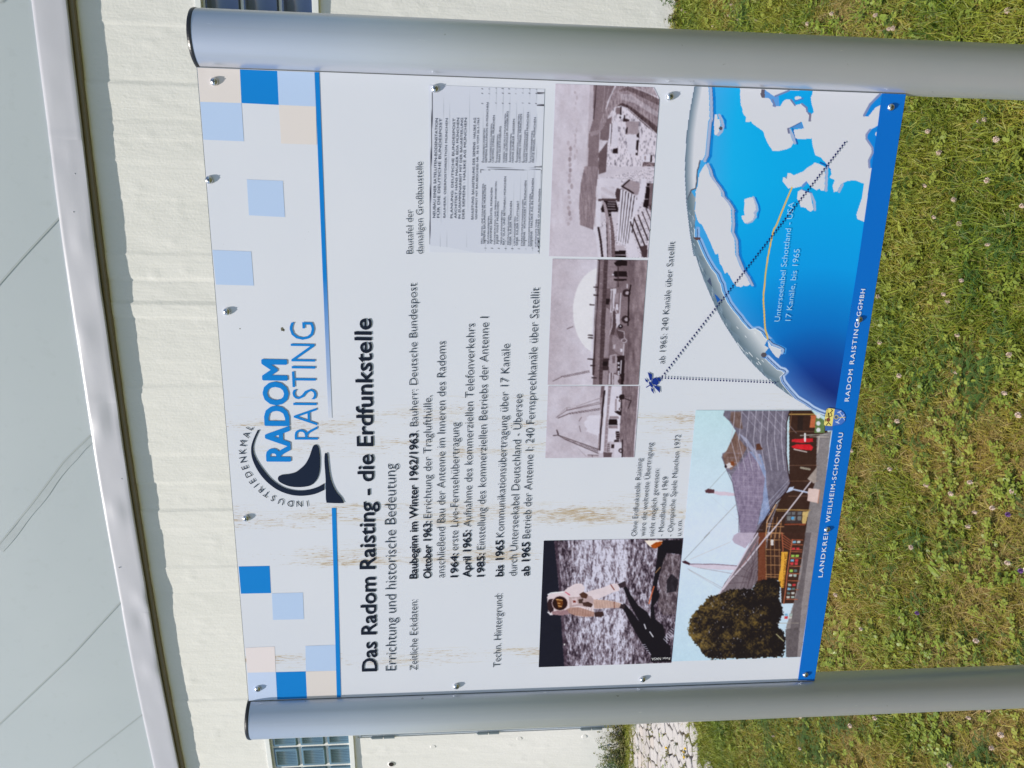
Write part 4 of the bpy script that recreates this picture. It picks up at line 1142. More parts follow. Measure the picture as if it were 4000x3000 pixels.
E3 = T(2150, 310, 500 / 2074); E4 = T(2150, 650, 450 / 2018); e_ = 500 / 2074
p = Pic((2170, 327), E4([(1705, 1600)])[0], ST, 2)
gx = (p.X - 2150) / e_; gy = (p.Y - 310) / e_
v = 0.88 + (fbm(gx / 90, gy / 200, 3, 3) - .5) * .12
p.c[:] = sep(v)
def K(pts, v, a=1.0, t_=E3): p.poly(t_(pts), SP(v), a)
def KL(pts, wd, v, a=1.0, t_=E3): p.line(t_(pts), wd, SP(v), a)
K([(640, 75), (700, 75), (690, 650), (620, 900), (600, 1659), (560, 1659), (600, 900)], .80)
K([(700, 75), (1050, 80), (920, 380), (800, 800), (780, 1200), (770, 1659), (600, 1659), (620, 900), (690, 650)], .50)
K([(650, 0), (850, 0), (800, 400), (790, 800), (750, 1100), (520, 1020), (500, 700), (530, 300), (600, 0)], .56, 1, E4)
m_ = p.inside(E4([(650, 0), (850, 0), (800, 400), (790, 800), (750, 1100), (520, 1020), (500, 700), (530, 300), (600, 0)])); p.c[m_] += ((fbm(gx / 18, gy / 160, 4, 3) - .5) * 60)[m_][:, None]
KL([(745, 75), (720, 400), (700, 640)], 3, .15); KL([(880, 80), (860, 400), (840, 520)], 2, .7); KL([(960, 80), (900, 380)], 2, .66)
K([(780, 1200), (930, 1000), (900, 1500), (780, 1540)], .38); K([(820, 700), (1000, 600), (960, 1000), (800, 980)], .45)
# the road
K([(1050, 100), (1300, 120), (1500, 200), (1780, 330), (1780, 900), (1600, 760), (1400, 600), (1250, 470), (1150, 430), (1040, 450), (960, 560), (860, 780), (760, 900), (650, 920), (640, 850), (780, 820), (820, 640), (930, 420), (1000, 200)], .60)
K([(1150, 380), (1300, 440), (1780, 800), (1750, 910), (1400, 640), (1230, 460), (1130, 430), (1060, 440)], .30)
K([(1100, 180), (1250, 110), (1500, 190), (1780, 330), (1780, 430), (1480, 290), (1250, 180), (1120, 200)], .40)
K([(1120, 230), (1300, 240), (1780, 560), (1780, 640), (1350, 380), (1150, 330)], .74)
K([(1050, 95), (1640, 100), (1740, 290), (1480, 180), (1280, 105)], .68); KL([(1280, 110), (1500, 190), (1740, 290)], 2.4, .88)
KL([(1045, 460), (1140, 432), (1250, 470), (1400, 600), (1600, 770), (1750, 915)], 2.6, .92); KL([(1060, 95), (970, 280), (920, 380)], 4, .9)
m_ = p.inside(E3([(1050, 95), (1640, 95), (1780, 330), (1780, 915), (1250, 470), (1040, 450), (860, 780), (820, 640)])); p.c[m_] += ((fbm(gx / 12, gy / 60, 44, 4) - .5) * 110)[m_][:, None]
# yard
yard = [(1010, 480), (1140, 445), (1250, 490), (1400, 620), (1745, 935), (1690, 1659), (900, 1659), (920, 1100), (1000, 640)]
K(yard, .88); m_ = p.inside(E3(yard)); p.c[m_] += (np.clip((fbm(gx / 16, gy / 44, 23, 4) - .56) * -420, -150, 14))[m_][:, None]
K([(1010, 700), (1090, 690), (1090, 1100), (980, 1090)], .93); K([(960, 715), (990, 715), (970, 1035), (945, 1030)], .95); KL([(995, 720), (975, 1040)], 3, .15)
K([(1060, 460), (1130, 450), (1130, 560), (1060, 570)], .5); KL([(1145, 450), (1140, 570)], 5, .08); K([(1110, 575), (1190, 575), (1190, 650), (1110, 650)], .95); p.ell(E3([(1132, 620)])[0], 3.5, 5, SP(.1)); K([(1190, 570), (1210, 580), (1200, 660), (1185, 700)], .1)
K([(1220, 680), (1430, 680), (1420, 890), (1230, 890)], .66); K([(1225, 895), (1400, 895), (1390, 1230), (1260, 1200), (1230, 1000)], .92); K([(1395, 900), (1435, 860), (1410, 1230), (1380, 1230)], .08)
for yy, xx in ((960, 1408), (1168, 1388)): p.ell(E3([(xx, yy)])[0], 5.5, 6, SP(.9))
K([(1010, 1130), (1090, 1110), (1090, 1205), (1010, 1200)], .1); K([(1490, 1220), (1620, 1220), (1615, 1340), (1485, 1335)], .96); K([(1620, 1225), (1650, 1230), (1640, 1340), (1615, 1345)], .1); K([(1525, 1240), (1550, 1240), (1548, 1315), (1522, 1315)], .6)
K([(1230, 780), (1250, 780), (1240, 890), (1220, 880)], .1); K([(1180, 630), (1280, 650), (1270, 680), (1170, 690)], .15)
K([(1500, 1340), (1690, 1350), (1680, 1659), (1440, 1659)], .45); m_ = p.inside(E3([(1500, 1340), (1690, 1350), (1680, 1659), (1440, 1659)])); p.c[m_] += ((fbm(gx / 14, gy / 14, 29, 3) - .5) * 240)[m_][:, None]
# lower part: hut, boards, walls
K([(980, 0), (1840, 0), (1800, 700), (1700, 1600), (840, 1600), (850, 1060), (800, 600), (820, 220), (960, 200)], .88, 1, E4)
m_ = p.inside(E4([(980, 200), (1840, 0), (1800, 700), (1700, 1600), (840, 1600), (850, 1060), (1200, 600), (1200, 220)])); p.c[m_] += (np.clip((fbm(gx / 13, gy / 13, 33, 4) - .55) * -420, -150, 12))[m_][:, None]
K([(830, 225), (860, 205), (1160, 210), (1240, 220), (1220, 560), (1120, 570), (840, 600), (815, 400)], .92, 1, E4)
for i in range(9): KL([(890, 370 + i * 22), (1120, 366 + i * 22)], 1.5, .72, .8, E4)
K([(840, 565), (1160, 560), (1160, 600), (840, 605)], .28, 1, E4); K([(1160, 380), (1250, 400), (1240, 620), (1170, 620), (1130, 480)], .25, 1, E4)
K([(800, 600), (880, 610), (880, 1060), (800, 1060)], .94, 1, E4)
K([(880, 750), (940, 600), (1150, 610), (1190, 760), (1180, 800), (1060, 800), (1070, 870), (1010, 870), (960, 800), (900, 800)], .08, 1, E4)
for xx, yy in ((1010, 620), (1005, 660), (1000, 700), (1010, 750), (1020, 815)): KL([(xx, yy), (xx + 130, yy + 4)], 2.4, .82, 1, E4)
K([(905, 610), (960, 630), (1000, 760), (1030, 950), (1060, 1590), (1005, 1590), (985, 1200), (970, 900), (930, 700)], .66, 1, E4)
K([(1025, 880), (1070, 880), (1110, 1100), (1130, 1300), (1135, 1595), (1070, 1595), (1060, 1200), (1040, 950)], .38, 1, E4)
for i in range(20): KL([(1040 + i * 2, 920 + i * 34), (1082 + i * 2.4, 918 + i * 34)], 1.3, .55, 1, E4); KL([(980 + i * 2, 920 + i * 34), (1020 + i * 2, 918 + i * 34)], 1.1, .5, 1, E4)
K([(1065, 800), (1190, 800), (1140, 1200), (1120, 1200), (1090, 950)], .88, 1, E4)
K([(1380, 230), (1260, 350), (1250, 380), (1440, 480), (1500, 500), (1560, 480), (1560, 290)], .66, 1, E4); KL([(1380, 240), (1255, 350), (1380, 420), (1450, 470)], 6, .1, 1, E4)
for i in range(6):
    a0, a1 = (1245 + i * 50, 420 + i * 24), (1180 + i * 38, 1300 + i * 20)
    KL([a0, a1], 9, .97, 1, E4); KL([(a0[0] + 26, a0[1]), (a1[0] + 20, a1[1])], 3.2, .08, 1, E4)
K([(1600, 200), (1680, 230), (1640, 560), (1560, 700), (1480, 860), (1440, 960), (1400, 960), (1500, 620), (1560, 400)], .95, 1, E4)
K([(1690, 290), (1750, 300), (1730, 650), (1700, 740), (1620, 700), (1650, 560)], .06, 1, E4); K([(1740, 300), (1830, 300), (1800, 850), (1720, 740)], .45, 1, E4); KL([(1670, 350), (1740, 355)], 2, .8, 1, E4); KL([(1650, 570), (1710, 575)], 2, .8, 1, E4); KL([(1660, 775), (1760, 778)], 3, .85, 1, E4); KL([(1680, 845), (1760, 850)], 3, .85, 1, E4)
for i in range(6):
    KL([(1400 + i * 68, 975 - i * 60), (1640 + i * 34, 1590 - i * 150)], 5 if i < 3 else 3, .12, 1, E4)
K([(1400, 1160), (1440, 1160), (1560, 1590), (1380, 1590), (1330, 1440)], .93, 1, E4)
K([(1130, 1475), (1320, 1475), (1325, 1595), (1135, 1595)], .06, 1, E4); KL([(1145, 1550), (1320, 1552)], 3, .8, 1, E4); K([(1130, 1380), (1280, 1380), (1310, 1470), (1130, 1470)], .80, 1, E4)
K([(1580, 1400), (1700, 1380), (1690, 1600), (1600, 1580)], .25, 1, E4)
K([(80, 985), (520, 1020), (740, 1100), (800, 1200), (830, 1590), (80, 1590)], .88, 1, E4); K([(750, 1080), (790, 1035), (830, 1080), (880, 1590), (830, 1590), (800, 1250), (750, 1110)], .93, 1, E4)
KL([(840, 1075), (880, 1300), (910, 1590)], 8, .12, 1, E4); KL([(520, 1020), (745, 1105)], 1.5, .5, 1, E4); K([(880, 1100), (960, 1000), (1000, 1590), (940, 1590), (900, 1300)], .9, 1, E4); KL([(985, 1000), (1000, 1590)], 3, .15, 1, E4)
for i in range(16): p.ell((2222 + (i % 3) * 4 + rp.uniform(-4, 4), 560 + i * 21), 6, rp.uniform(6, 11), SP(rp.uniform(.5, .8)), .7)
for i in range(14): p.ell((2250 + rp.uniform(-6, 6), 340 + i * 21), 3.5, rp.uniform(6, 12), SP(rp.uniform(.68, .85)), .6)
right_clip = [(2170, 300), E3([(1665, 90)])[0], E3([(1788, 350)])[0], E3([(1785, 460)])[0], E3([(1740, 960)])[0], E3([(1690, 1659)])[0], E4([(1840, 0)])[0], E4([(1800, 500)])[0], E4([(1705, 1610)])[0], (2140, 1010)]
p.keep = p.inside(right_clip)
p.done('printed_yard_photo', .8)

# ---- construction board picture
p = Pic((1675, 332), (2105, 992), 0.0012, 2, (203, 208, 219))
def CQ(pts, c, a=1.0): p.poly(Z4(pts), c, a)
def CL(pts, wd, c, a=1.0): p.line(Z4(pts), wd, c, a)
CQ([(790, 1590), (815, 560), (1120, 555), (1492, 555), (1480, 1000), (1505, 1640), (1110, 1640), (900, 1600)], (197, 202, 215))
for x0, x1_ in ((862, 888), (905, 928), (1034, 1056)):
    CL([(x0, 1600), (x1_, 560)], 1.6, (174, 180, 192), .9)
for i in range(9):
    xa, xb = 1112 + i * 43.5, 1138 + i * 43.5
    CL([(xb, 1050), (xb + 2, 560)], 1.5, (172, 178, 190)); CL([(xa + 44, 1625), (xb + 28, 1100)], 1.5, (172, 178, 190))
    for yy in (575, 605, 670, 1050, 1100): CL([(xb - 6, yy), (xb + 2, yy)], 2.4, (60, 64, 76), .8)
    for yy in (1560, 1610): CL([(xa + 38, yy), (xa + 48, yy)], 2.4, (60, 64, 76), .8)
CL([(793, 1580), (812, 600)], 4.2, (40, 42, 58)); CL([(790, 1545), (790, 1580)], 5, (30, 32, 44))
CL([(1124, 1120), (1126, 1098), (1510, 1100)], 2.4, (70, 74, 88)); CL([(1165, 1085), (1480, 1088)], 1.6, (110, 114, 126))
for x0, x1_, yy in ((1495, 1558, 570), (1495, 1557, 603), (1492, 1553, 682), (1477, 1537, 1081), (1520, 1538, 1108), (1520, 1538, 1122), (1500, 1518, 1568), (1500, 1518, 1600), (1500, 1518, 1628)): CL([(x0, yy), (x1_, yy)], 5, (36, 34, 46))
p.done('printed_building_board')
for body, p0, p1, cp in (
    ('NEUBAU EINER SATELLITEN-BODENSTATION', (828, 1412), (845, 768), 11), ('FÜR DIE DEUTSCHE BUNDESPOST', (855, 1412), (871, 768), 11),
    ('BAUHERR: OBERPOSTDIREKTION MÜNCHEN', (893, 1412), (909, 768), 9), ('PLANUNG: DEUTSCHE BUNDESPOST', (940, 1415), (957, 768), 10),
    ('ARCHITEKT HANS MAURER BDA MÜNCHEN', (966, 1415), (983, 765), 10), ('IN ZUSAMMENARBEIT MIT DER BAUABTEILUNG', (991, 1418), (1008, 765), 10),
    ('DER SIEMENS · HALSKE AG MÜNCHEN', (1016, 1420), (1032, 765), 10), ('BAULEITUNG: BAUABTEILUNG DER SIEMENS · HALSKE AG', (1075, 1423), (1092, 765), 10),
    ('GENEHMIGT MIT BAUBESCHEID NR. 38 63 VOM 26.3.1963', (1098, 1423), (1113, 765), 8),
    ('ERD-, BETON- UND STAHLBETONARBEITEN:', (1133, 1580), (1142, 1190), 6), ('SIEMENS BAUUNION IN MÜNCHEN', (1150, 1580), (1156, 1200), 8),
    ('BRUNNENARBEITEN:', (1174, 1580), (1178, 1400), 6), ('JOHANNES BRECHTEL MÜNCHEN', (1192, 1580), (1199, 1218), 8),
    ('DACHDECKUNGS- UND SPENGLERARBEITEN:', (1216, 1583), (1226, 1175), 6), ('JOSEF VOGT MÜNCHEN', (1234, 1583), (1240, 1308), 8),
    ('VERGLASUNGSARBEITEN:', (1259, 1587), (1264, 1362), 6), ('BAY. GLAS- UND BETONBAU MÜNCHEN', (1276, 1587), (1287, 1145), 8),
    ('ZENTRALHEIZUNGEN:', (1303, 1590), (1308, 1395), 6), ('GEBR. SULZER MÜNCHEN', (1319, 1590), (1325, 1305), 8),
    ('LÜFTUNGSARBEITEN:', (1345, 1592), (1349, 1402), 6), ('GEBR. SULZER STUTTGART', (1362, 1592), (1370, 1302), 8),
    ('STARKSTROMLEITUNGSANLAGEN:', (1392, 1595), (1400, 1292), 6), ('SIEMENS · SCHUCKERT IN MÜNCHEN', (1408, 1595), (1419, 1172), 8),
    ('SCHWACHSTROMLEITUNGSANLAGEN:', (1438, 1597), (1447, 1255), 6), ('SIEMENS · HALSKE AG IN MÜNCHEN', (1454, 1598), (1466, 1158), 8),
    ('LUFTDICHTE TORE:', (1482, 1600), (1487, 1420), 6), ('JOSEF GARTNER GUNDELFINGEN', (1499, 1600), (1510, 1225), 8),
    ('STRASSENBAUARBEITEN:', (1145, 1055), (1150, 830), 6), ('SIEMENS BAUUNION IN MÜNCHEN', (1162, 1055), (1173, 665), 8),
    ('ABWASSERKANALARBEITEN:', (1190, 1053), (1197, 800), 6), ('LUDWIG STINGL MÜNCHEN', (1206, 1053), (1214, 748), 8),
    ('STAHLBAUARBEITEN:', (1232, 1053), (1238, 870), 6), ('MAN GUSTAVSBURG', (1249, 1053), (1255, 820), 8),
    ('FLIESEN- UND PLATTENARBEITEN:', (1277, 1053), (1287, 735), 6), ('HANS GLÖGGLER AUGSBURG', (1293, 1053), (1303, 722), 8),
    ('ANSTRICHARBEITEN:', (1318, 1053), (1323, 865), 6), ('HANS JUNKER DIESSEN', (1335, 1053), (1343, 772), 8),
    ('WASSERINSTALLATIONSARBEITEN:', (1363, 1053), (1374, 740), 6), ('LUDWIG STINGL MÜNCHEN', (1380, 1053), (1389, 740), 8),
    ('BLITZSCHUTZANLAGEN:', (1407, 1053), (1415, 842), 6), ('HANS HÖRMANN MÜNCHEN', (1423, 1053), (1435, 728), 8),
    ('SCHLOSSERARBEITEN:', (1451, 1053), (1460, 848), 6), ('FRITZ RIEGEL MÜNCHEN', (1468, 1053), (1480, 762), 8)):
    q0, q1 = Z4([p0, p1]); text(body, q0, q1, cp * 0.84, (70, 76, 94), 0.006, 4)

# ---- the globe
p = Pic((2600, 300), (3530, 1680), 0.00088, 3, (0, 150, 220))
x, y = p.X, p.Y
dsh = np.hypot(x - 3200, y - 1600)
cy = np.stack([np.interp(dsh, [60, 160, 330, 560, 900], a) for a in ([20, 20, 8, 0, 0], [40, 60, 110, 150, 165], [110, 140, 190, 222, 226])], -1)
p.c[:] = cy
up_ = np.clip((3080 - x) / 300, 0, 1)[..., None] * np.clip((1000 - y) / 300, 0, 1)[..., None]
p.c[:] = p.c * (1 - up_ * .8) + np.array((32, 176, 232)) * up_ * .8
limb = R1([(430, 465), (405, 600), (388, 720), (380, 850), (378, 950), (385, 1090), (392, 1150), (405, 1260), (425, 1382)]) + R2([(437, 0), (455, 60), (480, 130), (510, 200), (545, 280), (580, 350), (630, 430), (690, 520), (750, 590), (810, 650), (870, 700), (930, 745), (1000, 790), (1060, 830), (1130, 870)])
limb_x = lambda yy: np.interp(yy, [q[1] for q in limb], [q[0] for q in limb])
dl = x - limb_x(y)
halo = np.clip(1 - (dl - 60) / 130, 0, 1)[..., None]
p.c[:] = p.c * (1 - halo * .55) + np.array((96, 150, 216)) * halo * .55
LND = (206, 209, 217); SID = (158, 174, 205); SIL = (108, 160, 214); DKS = (0, 118, 200)
def coast(pts, land, wside=13, wsh=26, off=(9, 3)):
    o1 = [(a + off[0] * 2, b + off[1] * 2) for a, b in pts]; o2 = [(a + off[0], b + off[1]) for a, b in pts]
    p.line(o1, wsh * .6, DKS, .8); p.line(o2, wside, SID); p.line([(a + off[0] + wside * .45, b + off[1]) for a, b in pts], 2.0, (24, 60, 120), .8)
c1 = G1([(420, 60), (430, 200), (435, 480), (415, 520), (400, 700), (380, 940), (345, 1010)])
coast(c1, None)
land1 = limb[:8] + G1([(150, 1520), (200, 1400), (255, 1380), (270, 1290), (275, 1150), (295, 1100), (310, 1020)]) + c1[::-1]
m_ = p.inside(land1); g_ = np.clip(dl / 34, 0, 1)[..., None]; col1 = np.array((96, 118, 136)) * (1 - g_) + np.array(LND) * g_; p.put(m_, col1)
p.line(G1([(310, 1020), (295, 1100), (275, 1150), (270, 1290), (255, 1380), (200, 1400), (150, 1520)]), 5, (84, 88, 104))
c2 = G1([(385, 1060), (420, 1130), (440, 1210), (480, 1280), (530, 1340), (580, 1420), (590, 1480), (650, 1540), (690, 1600), (722, 1659)]) + G3([(740, 0), (750, 180), (740, 290), (790, 400), (800, 600), (840, 700), (880, 800), (950, 900), (1000, 1000)])
coast(c2, None, 12)
c3 = G3([(250, 260), (250, 370), (290, 420), (340, 540), (380, 630), (430, 720), (480, 800), (540, 870), (575, 960), (600, 1000), (620, 1100), (650, 1160), (690, 1250), (770, 1360), (840, 1440), (880, 1500), (960, 1590)]) + G4([(340, 80), (410, 145), (500, 130), (580, 180), (640, 270), (680, 300)])
p.line([(a + 12, b - 2) for a, b in c3], 17, SIL); p.line([(a + 17, b - 4) for a, b in c3], 8, (140, 176, 222), .8); p.line([(a + 12, b) for a, b in c3], 2.2, (24, 50, 100))
c4 = G4([(650, 580), (710, 640), (830, 750), (900, 770), (930, 800), (870, 860), (890, 940), (950, 1020), (1000, 1080), (1100, 1190), (1250, 1280), (1330, 1340), (1430, 1390), (1540, 1430)])
p.line([(a + 11, b - 6) for a, b in c4], 17, (140, 170, 214)); p.line([(a + 14, b - 9) for a, b in c4], 4, (186, 204, 232)); p.line([(a + 9, b - 4) for a, b in c4], 2.2, (20, 40, 96))
land2 = c2 + G3([(960, 1030), (910, 1020), (880, 1040), (820, 1030), (770, 980), (720, 880), (690, 840), (660, 860), (620, 760), (590, 720), (570, 590), (530, 600), (490, 500), (460, 430), (400, 300), (350, 200), (320, 180), (290, 140), (250, 0)]) + G1([(250, 1659), (255, 1420), (280, 1350), (300, 1200), (350, 1110)])
p.poly(land2, LND)
land3 = limb[7:] + c4[::-1] + G4([(590, 560), (640, 500), (700, 420), (640, 380)]) + c3[::-1] + G3([(265, 130), (250, 0)]) + G1([(250, 1500), (200, 1420), (150, 1520)])
m_ = p.inside(land3)
g_ = np.clip((dl - 6) / np.interp(y, [900, 1300, 1500, 1640], [60, 90, 110, 60]), 0, 1)[..., None]; col3 = np.array((84, 106, 120)) * (1 - g_) + np.array((200, 206, 212)) * g_
col3 = col3 * (1 - .35 * np.clip((y - 1380) / 200, 0, 1)[..., None]) + np.array((110, 128, 138)) * .35 * np.clip((y - 1380) / 200, 0, 1)[..., None]
p.put(m_, col3)
edgeband = m_ & (dl < 22 + 8 * np.sin(y / 9)) & (y > 820)
p.put(edgeband, np.array((120, 140, 158)), .55)
for i in range(60):
    yy = 830 + i * 12; xx = float(limb_x(yy)) + rp.uniform(3, 26)
    p.line([(xx, yy), (xx + 5, yy + rp.uniform(8, 20))], 1.8, rp.choice([(206, 214, 224), (64, 84, 108), (150, 170, 190)]), .8)
p.line(c3, 2.4, (226, 232, 238)); p.line(c4, 2.2, (226, 232, 240))
p.poly(G3([(515, 1120), (545, 1150), (600, 1210), (560, 1250)]), (30, 90, 170)); p.poly(G3([(420, 960), (460, 910), (490, 1040)]), (70, 84, 110)); p.poly(G3([(230, 370), (330, 370), (330, 400), (270, 410)]), (90, 70, 74))
p.ell(G4([(630, 525)])[0], 11, 10, (84, 80, 88))
for a_, b_ in (((220, 100), (245, 130)), ((345, 235), (365, 260)), ((490, 180), (505, 205)), ((405, 485), (460, 550)), ((360, 485), (390, 510)), ((520, 570), (550, 595)), ((545, 625), (585, 670)), ((520, 645), (545, 675)), ((600, 605), (625, 630)), ((230, 340), (330, 470)), ((720, 890), (770, 940))): p.line(G4([a_, b_]), 2.4, (220, 226, 230))
# Florida
fl = [(690, 320), (740, 390), (830, 420), (880, 440), (895, 490), (850, 575), (810, 550), (760, 490), (700, 400)]
p.line(G4([(750, 300), (800, 370), (880, 400), (950, 440), (940, 490)]), 12, (60, 140, 210)); p.line(G4([(720, 320), (770, 370), (860, 400), (920, 450), (900, 500)]), 10, (150, 176, 212)); p.poly(G4(fl), (204, 209, 217)); p.line(G4([(700, 285), (770, 350), (860, 385), (940, 430), (940, 485)]), 2.4, (16, 30, 80))
p.line(G4([(690, 320), (740, 390), (830, 420), (890, 450)]), 2, (230, 234, 240))
# Europe and the islands
scan = G1([(832, 40), (832, 85), (830, 160), (835, 230), (840, 300), (862, 350), (860, 385), (880, 430), (905, 450), (905, 515), (940, 525), (970, 510), (990, 540), (1060, 590), (1130, 640), (1155, 720), (1185, 790), (1250, 890)]) + G2([(0, 738), (60, 740), (150, 720), (200, 700), (232, 650), (200, 560), (165, 490), (200, 468), (320, 405), (330, 408), (357, 478), (235, 495), (255, 595), (330, 605), (445, 595), (455, 680), (485, 790), (550, 815), (620, 895), (665, 950), (672, 1010), (650, 1050), (710, 1075), (685, 1150), (700, 1215), (740, 1205), (785, 1120), (860, 1085), (950, 1080), (1052, 1120), (1020, 1300), (960, 1480), (975, 1530), (1045, 1557), (1300, 1557), (1300, 40)])
p.line([(a + 6, b + 2) for a, b in G2([(230, 640), (205, 560), (170, 490)])], 12, SID); p.line([(a + 13, b + 2) for a, b in G2([(240, 650), (215, 560), (185, 480)])], 7, (20, 100, 180))
p.line([(a + 5, b + 4) for a, b in G2([(620, 900), (668, 960), (670, 1010)])], 8, (10, 110, 200)); p.line([(a + 5, b + 3) for a, b in G2([(785, 1120), (745, 1200)])], 10, SID)
p.poly(scan, LND)
blue2 = (0, 158, 224)
p.poly(G2([(455, 40), (455, 75), (435, 120), (440, 180), (470, 290), (430, 325), (430, 345), (395, 285), (370, 230), (320, 195), (250, 210), (210, 150), (160, 140), (120, 160), (80, 220), (20, 222), (0, 218), (-10, 150), (20, 110), (100, 85), (180, 38)]), blue2)
p.poly(G1([(1150, 100), (1190, 130), (1270, 185), (1327, 165), (1340, 320), (1270, 310), (1210, 215), (1140, 205)]), (90, 150, 214)); p.poly(G1([(1105, 100), (1150, 98), (1150, 205), (1110, 210), (1095, 160)]), (96, 90, 104))
for ln in ([(0, 215), (20, 222), (-8, 150)], [(205, 150), (250, 210)], [(330, 195), (385, 240), (392, 285)], [(405, 300), (432, 330), (415, 390)], [(20, 108), (180, 42)]): p.line(G2(ln), 7, (110, 126, 170))
p.line(G2([(425, 310), (425, 390)]), 8, (120, 118, 140)); p.ell(G2([(285, 130)])[0], 13, 8, LND); p.line(G2([(250, 165), (345, 130)]), 5, (70, 120, 196))
p.poly(G2([(320, 405), (355, 475), (240, 480), (200, 468)]), (74, 140, 206)); p.line(G2([(180, 480), (320, 408)]), 3, (50, 90, 150)); p.line(G2([(172, 485), (180, 530)]), 8, (112, 116, 146))
med = (14, 130, 212)
p.poly(G2([(1250, 75), (1300, 75), (1258, 200), (1180, 240), (1100, 340), (1040, 338), (1110, 205), (1215, 90)]), med); p.line(G2([(1235, 85), (1120, 200), (1050, 330)]), 9, (120, 134, 176))
p.poly(G2([(1225, 440), (1205, 700), (1150, 935), (1110, 935), (1100, 860), (1145, 760), (1135, 700), (1075, 590), (1085, 540), (1125, 490)]), med)
p.line(G2([(1120, 495), (1078, 550), (1078, 600), (1145, 700), (1150, 760), (1105, 850), (1112, 930)]), 8, (132, 142, 180)); p.ell(G2([(1195, 545)])[0], 5, 9, LND)
uk = G2([(475, 875), (520, 885), (600, 925), (592, 1195), (560, 1203), (530, 1175), (500, 1197), (440, 1160), (380, 1088), (320, 1150), (250, 1167), (170, 1172), (105, 1085), (115, 1042), (155, 1060), (165, 1000), (200, 995), (235, 1022), (350, 975), (400, 930), (460, 895)])
p.line([(a + 9, b - 2) for a, b in G2([(520, 880), (610, 920)])], 7, (20, 90, 170)); p.line([(a + 5, b) for a, b in G2([(605, 925), (600, 1060), (595, 1195)])], 11, SID); p.line([(a + 3, b) for a, b in G2([(330, 1150), (385, 1095)])], 9, (90, 140, 205)); p.line(G2([(150, 1040), (158, 1068)]), 5, (130, 140, 170)); p.poly(uk, LND)
ir = G2([(285, 1210), (310, 1193), (340, 1195), (425, 1230), (440, 1300), (465, 1420), (430, 1442), (400, 1425), (370, 1395), (320, 1390), (300, 1340), (275, 1290)])
p.line(G2([(330, 1195), (435, 1235), (475, 1330), (480, 1420)]), 10, SID); p.poly(ir, LND); p.line(G2([(340, 1188), (440, 1222)]), 4, (60, 120, 190))
ic = G1([(890, 1520), (960, 1495), (1000, 1500), (1030, 1600), (1035, 1659)]) + G3([(1045, 40), (1060, 70), (1040, 130), (990, 165), (930, 180), (890, 120), (883, 80), (925, 72), (915, 0)]) 
p.line(G1([(1000, 1500), (1040, 1600), (1050, 1659)]) + G3([(1065, 40), (1070, 90), (1020, 150), (960, 170)]), 11, SID); p.line([(a + 10, b) for a, b in G1([(1000, 1500), (1045, 1600), (1055, 1659)]) + G3([(1080, 60), (1070, 110)])], 6, (0, 110, 196)); p.poly(ic, LND)
sv = G1([(500, 418), (535, 420), (535, 480), (565, 485), (578, 560), (555, 600), (560, 640), (525, 688), (500, 685), (490, 540)])
p.line(G1([(560, 430), (590, 490), (610, 570), (590, 640), (545, 685)]), 11, SID); p.line(G1([(600, 440), (640, 500), (640, 600)]), 8, (0, 120, 200)); p.poly(sv, LND); p.ell(G1([(580, 600)])[0], 7, 7, (80, 76, 90))
# cable
cb = G4([(688, 285), (672, 210), (650, 130), (640, 0)]) + G3([(1190, 1380), (1180, 1200), (1195, 1000), (1210, 850), (1240, 640), (1310, 300)]) + G2([(40, 1590), (120, 1390), (215, 1165)])
p.line(smooth_pts(cb, 4, False), 6.2, (214, 180, 88))
p.line(limb, 2.2, (40, 58, 80), .8)
foot_x = np.interp(y, [362, 1000, 1579, 1700], [3447, 3357, 3266, 3250])
p.keep = (dl > 0) & (x < foot_x)
p.keep &= ~((y > 1590) & (dl < 4))
p.done('printed_globe_map')

# ---- coat of arms
p = Pic((3205, 1585), (3302, 1672), 0.0005, 8, (68, 112, 190))
sh = G4([(1545, 1420), (1565, 1335), (1600, 1318), (1690, 1330), (1780, 1345), (1835, 1390), (1860, 1450), (1845, 1530), (1790, 1575), (1650, 1600), (1545, 1592), (1523, 1570)])
p.poly(G4([(1500, 1300), (1692, 1325), (1652, 1610), (1500, 1610)]), (226, 212, 120))
for ln, w_, c_ in (([(1560, 1350), (1590, 1340), (1585, 1450), (1565, 1445), (1560, 1360)], 1.6, (90, 80, 50)), ([(1600, 1400), (1610, 1500), (1590, 1500)], 4.5, (50, 34, 24)), ([(1620, 1400), (1660, 1360), (1640, 1345)], 3, (50, 34, 24)), ([(1620, 1450), (1650, 1440), (1640, 1400)], 2.6, (50, 34, 24)),
                   ([(1600, 1540), (1565, 1580)], 3, (50, 34, 24)), ([(1600, 1540), (1630, 1575)], 3, (50, 34, 24)), ([(1555, 1490), (1555, 1520)], 3, (50, 34, 24)), ([(1760, 1380), (1840, 1500)], 3, (190, 200, 222)), ([(1725, 1540), (1830, 1420)], 3, (190, 200, 222)), ([(1740, 1390), (1785, 1370)], 4, (196, 206, 226)), ([(1710, 1530), (1755, 1550)], 4, (196, 206, 226)),
                   ([(1760, 1463), (1850, 1462)], 3, (206, 188, 110))): p.line(G4(ln), w_, c_)
p.ell(G4([(1595, 1500)])[0], 8, 8, (120, 70, 56)); p.ell(G4([(1715, 1460)])[0], 9, 9, (176, 170, 120)); p.ell(G4([(1715, 1460)])[0], 6, 6, (68, 90, 130))
p.line(sh + sh[:1], 2.6, (34, 60, 130))
p.keep = p.inside(sh)
p.done('coat_of_arms')

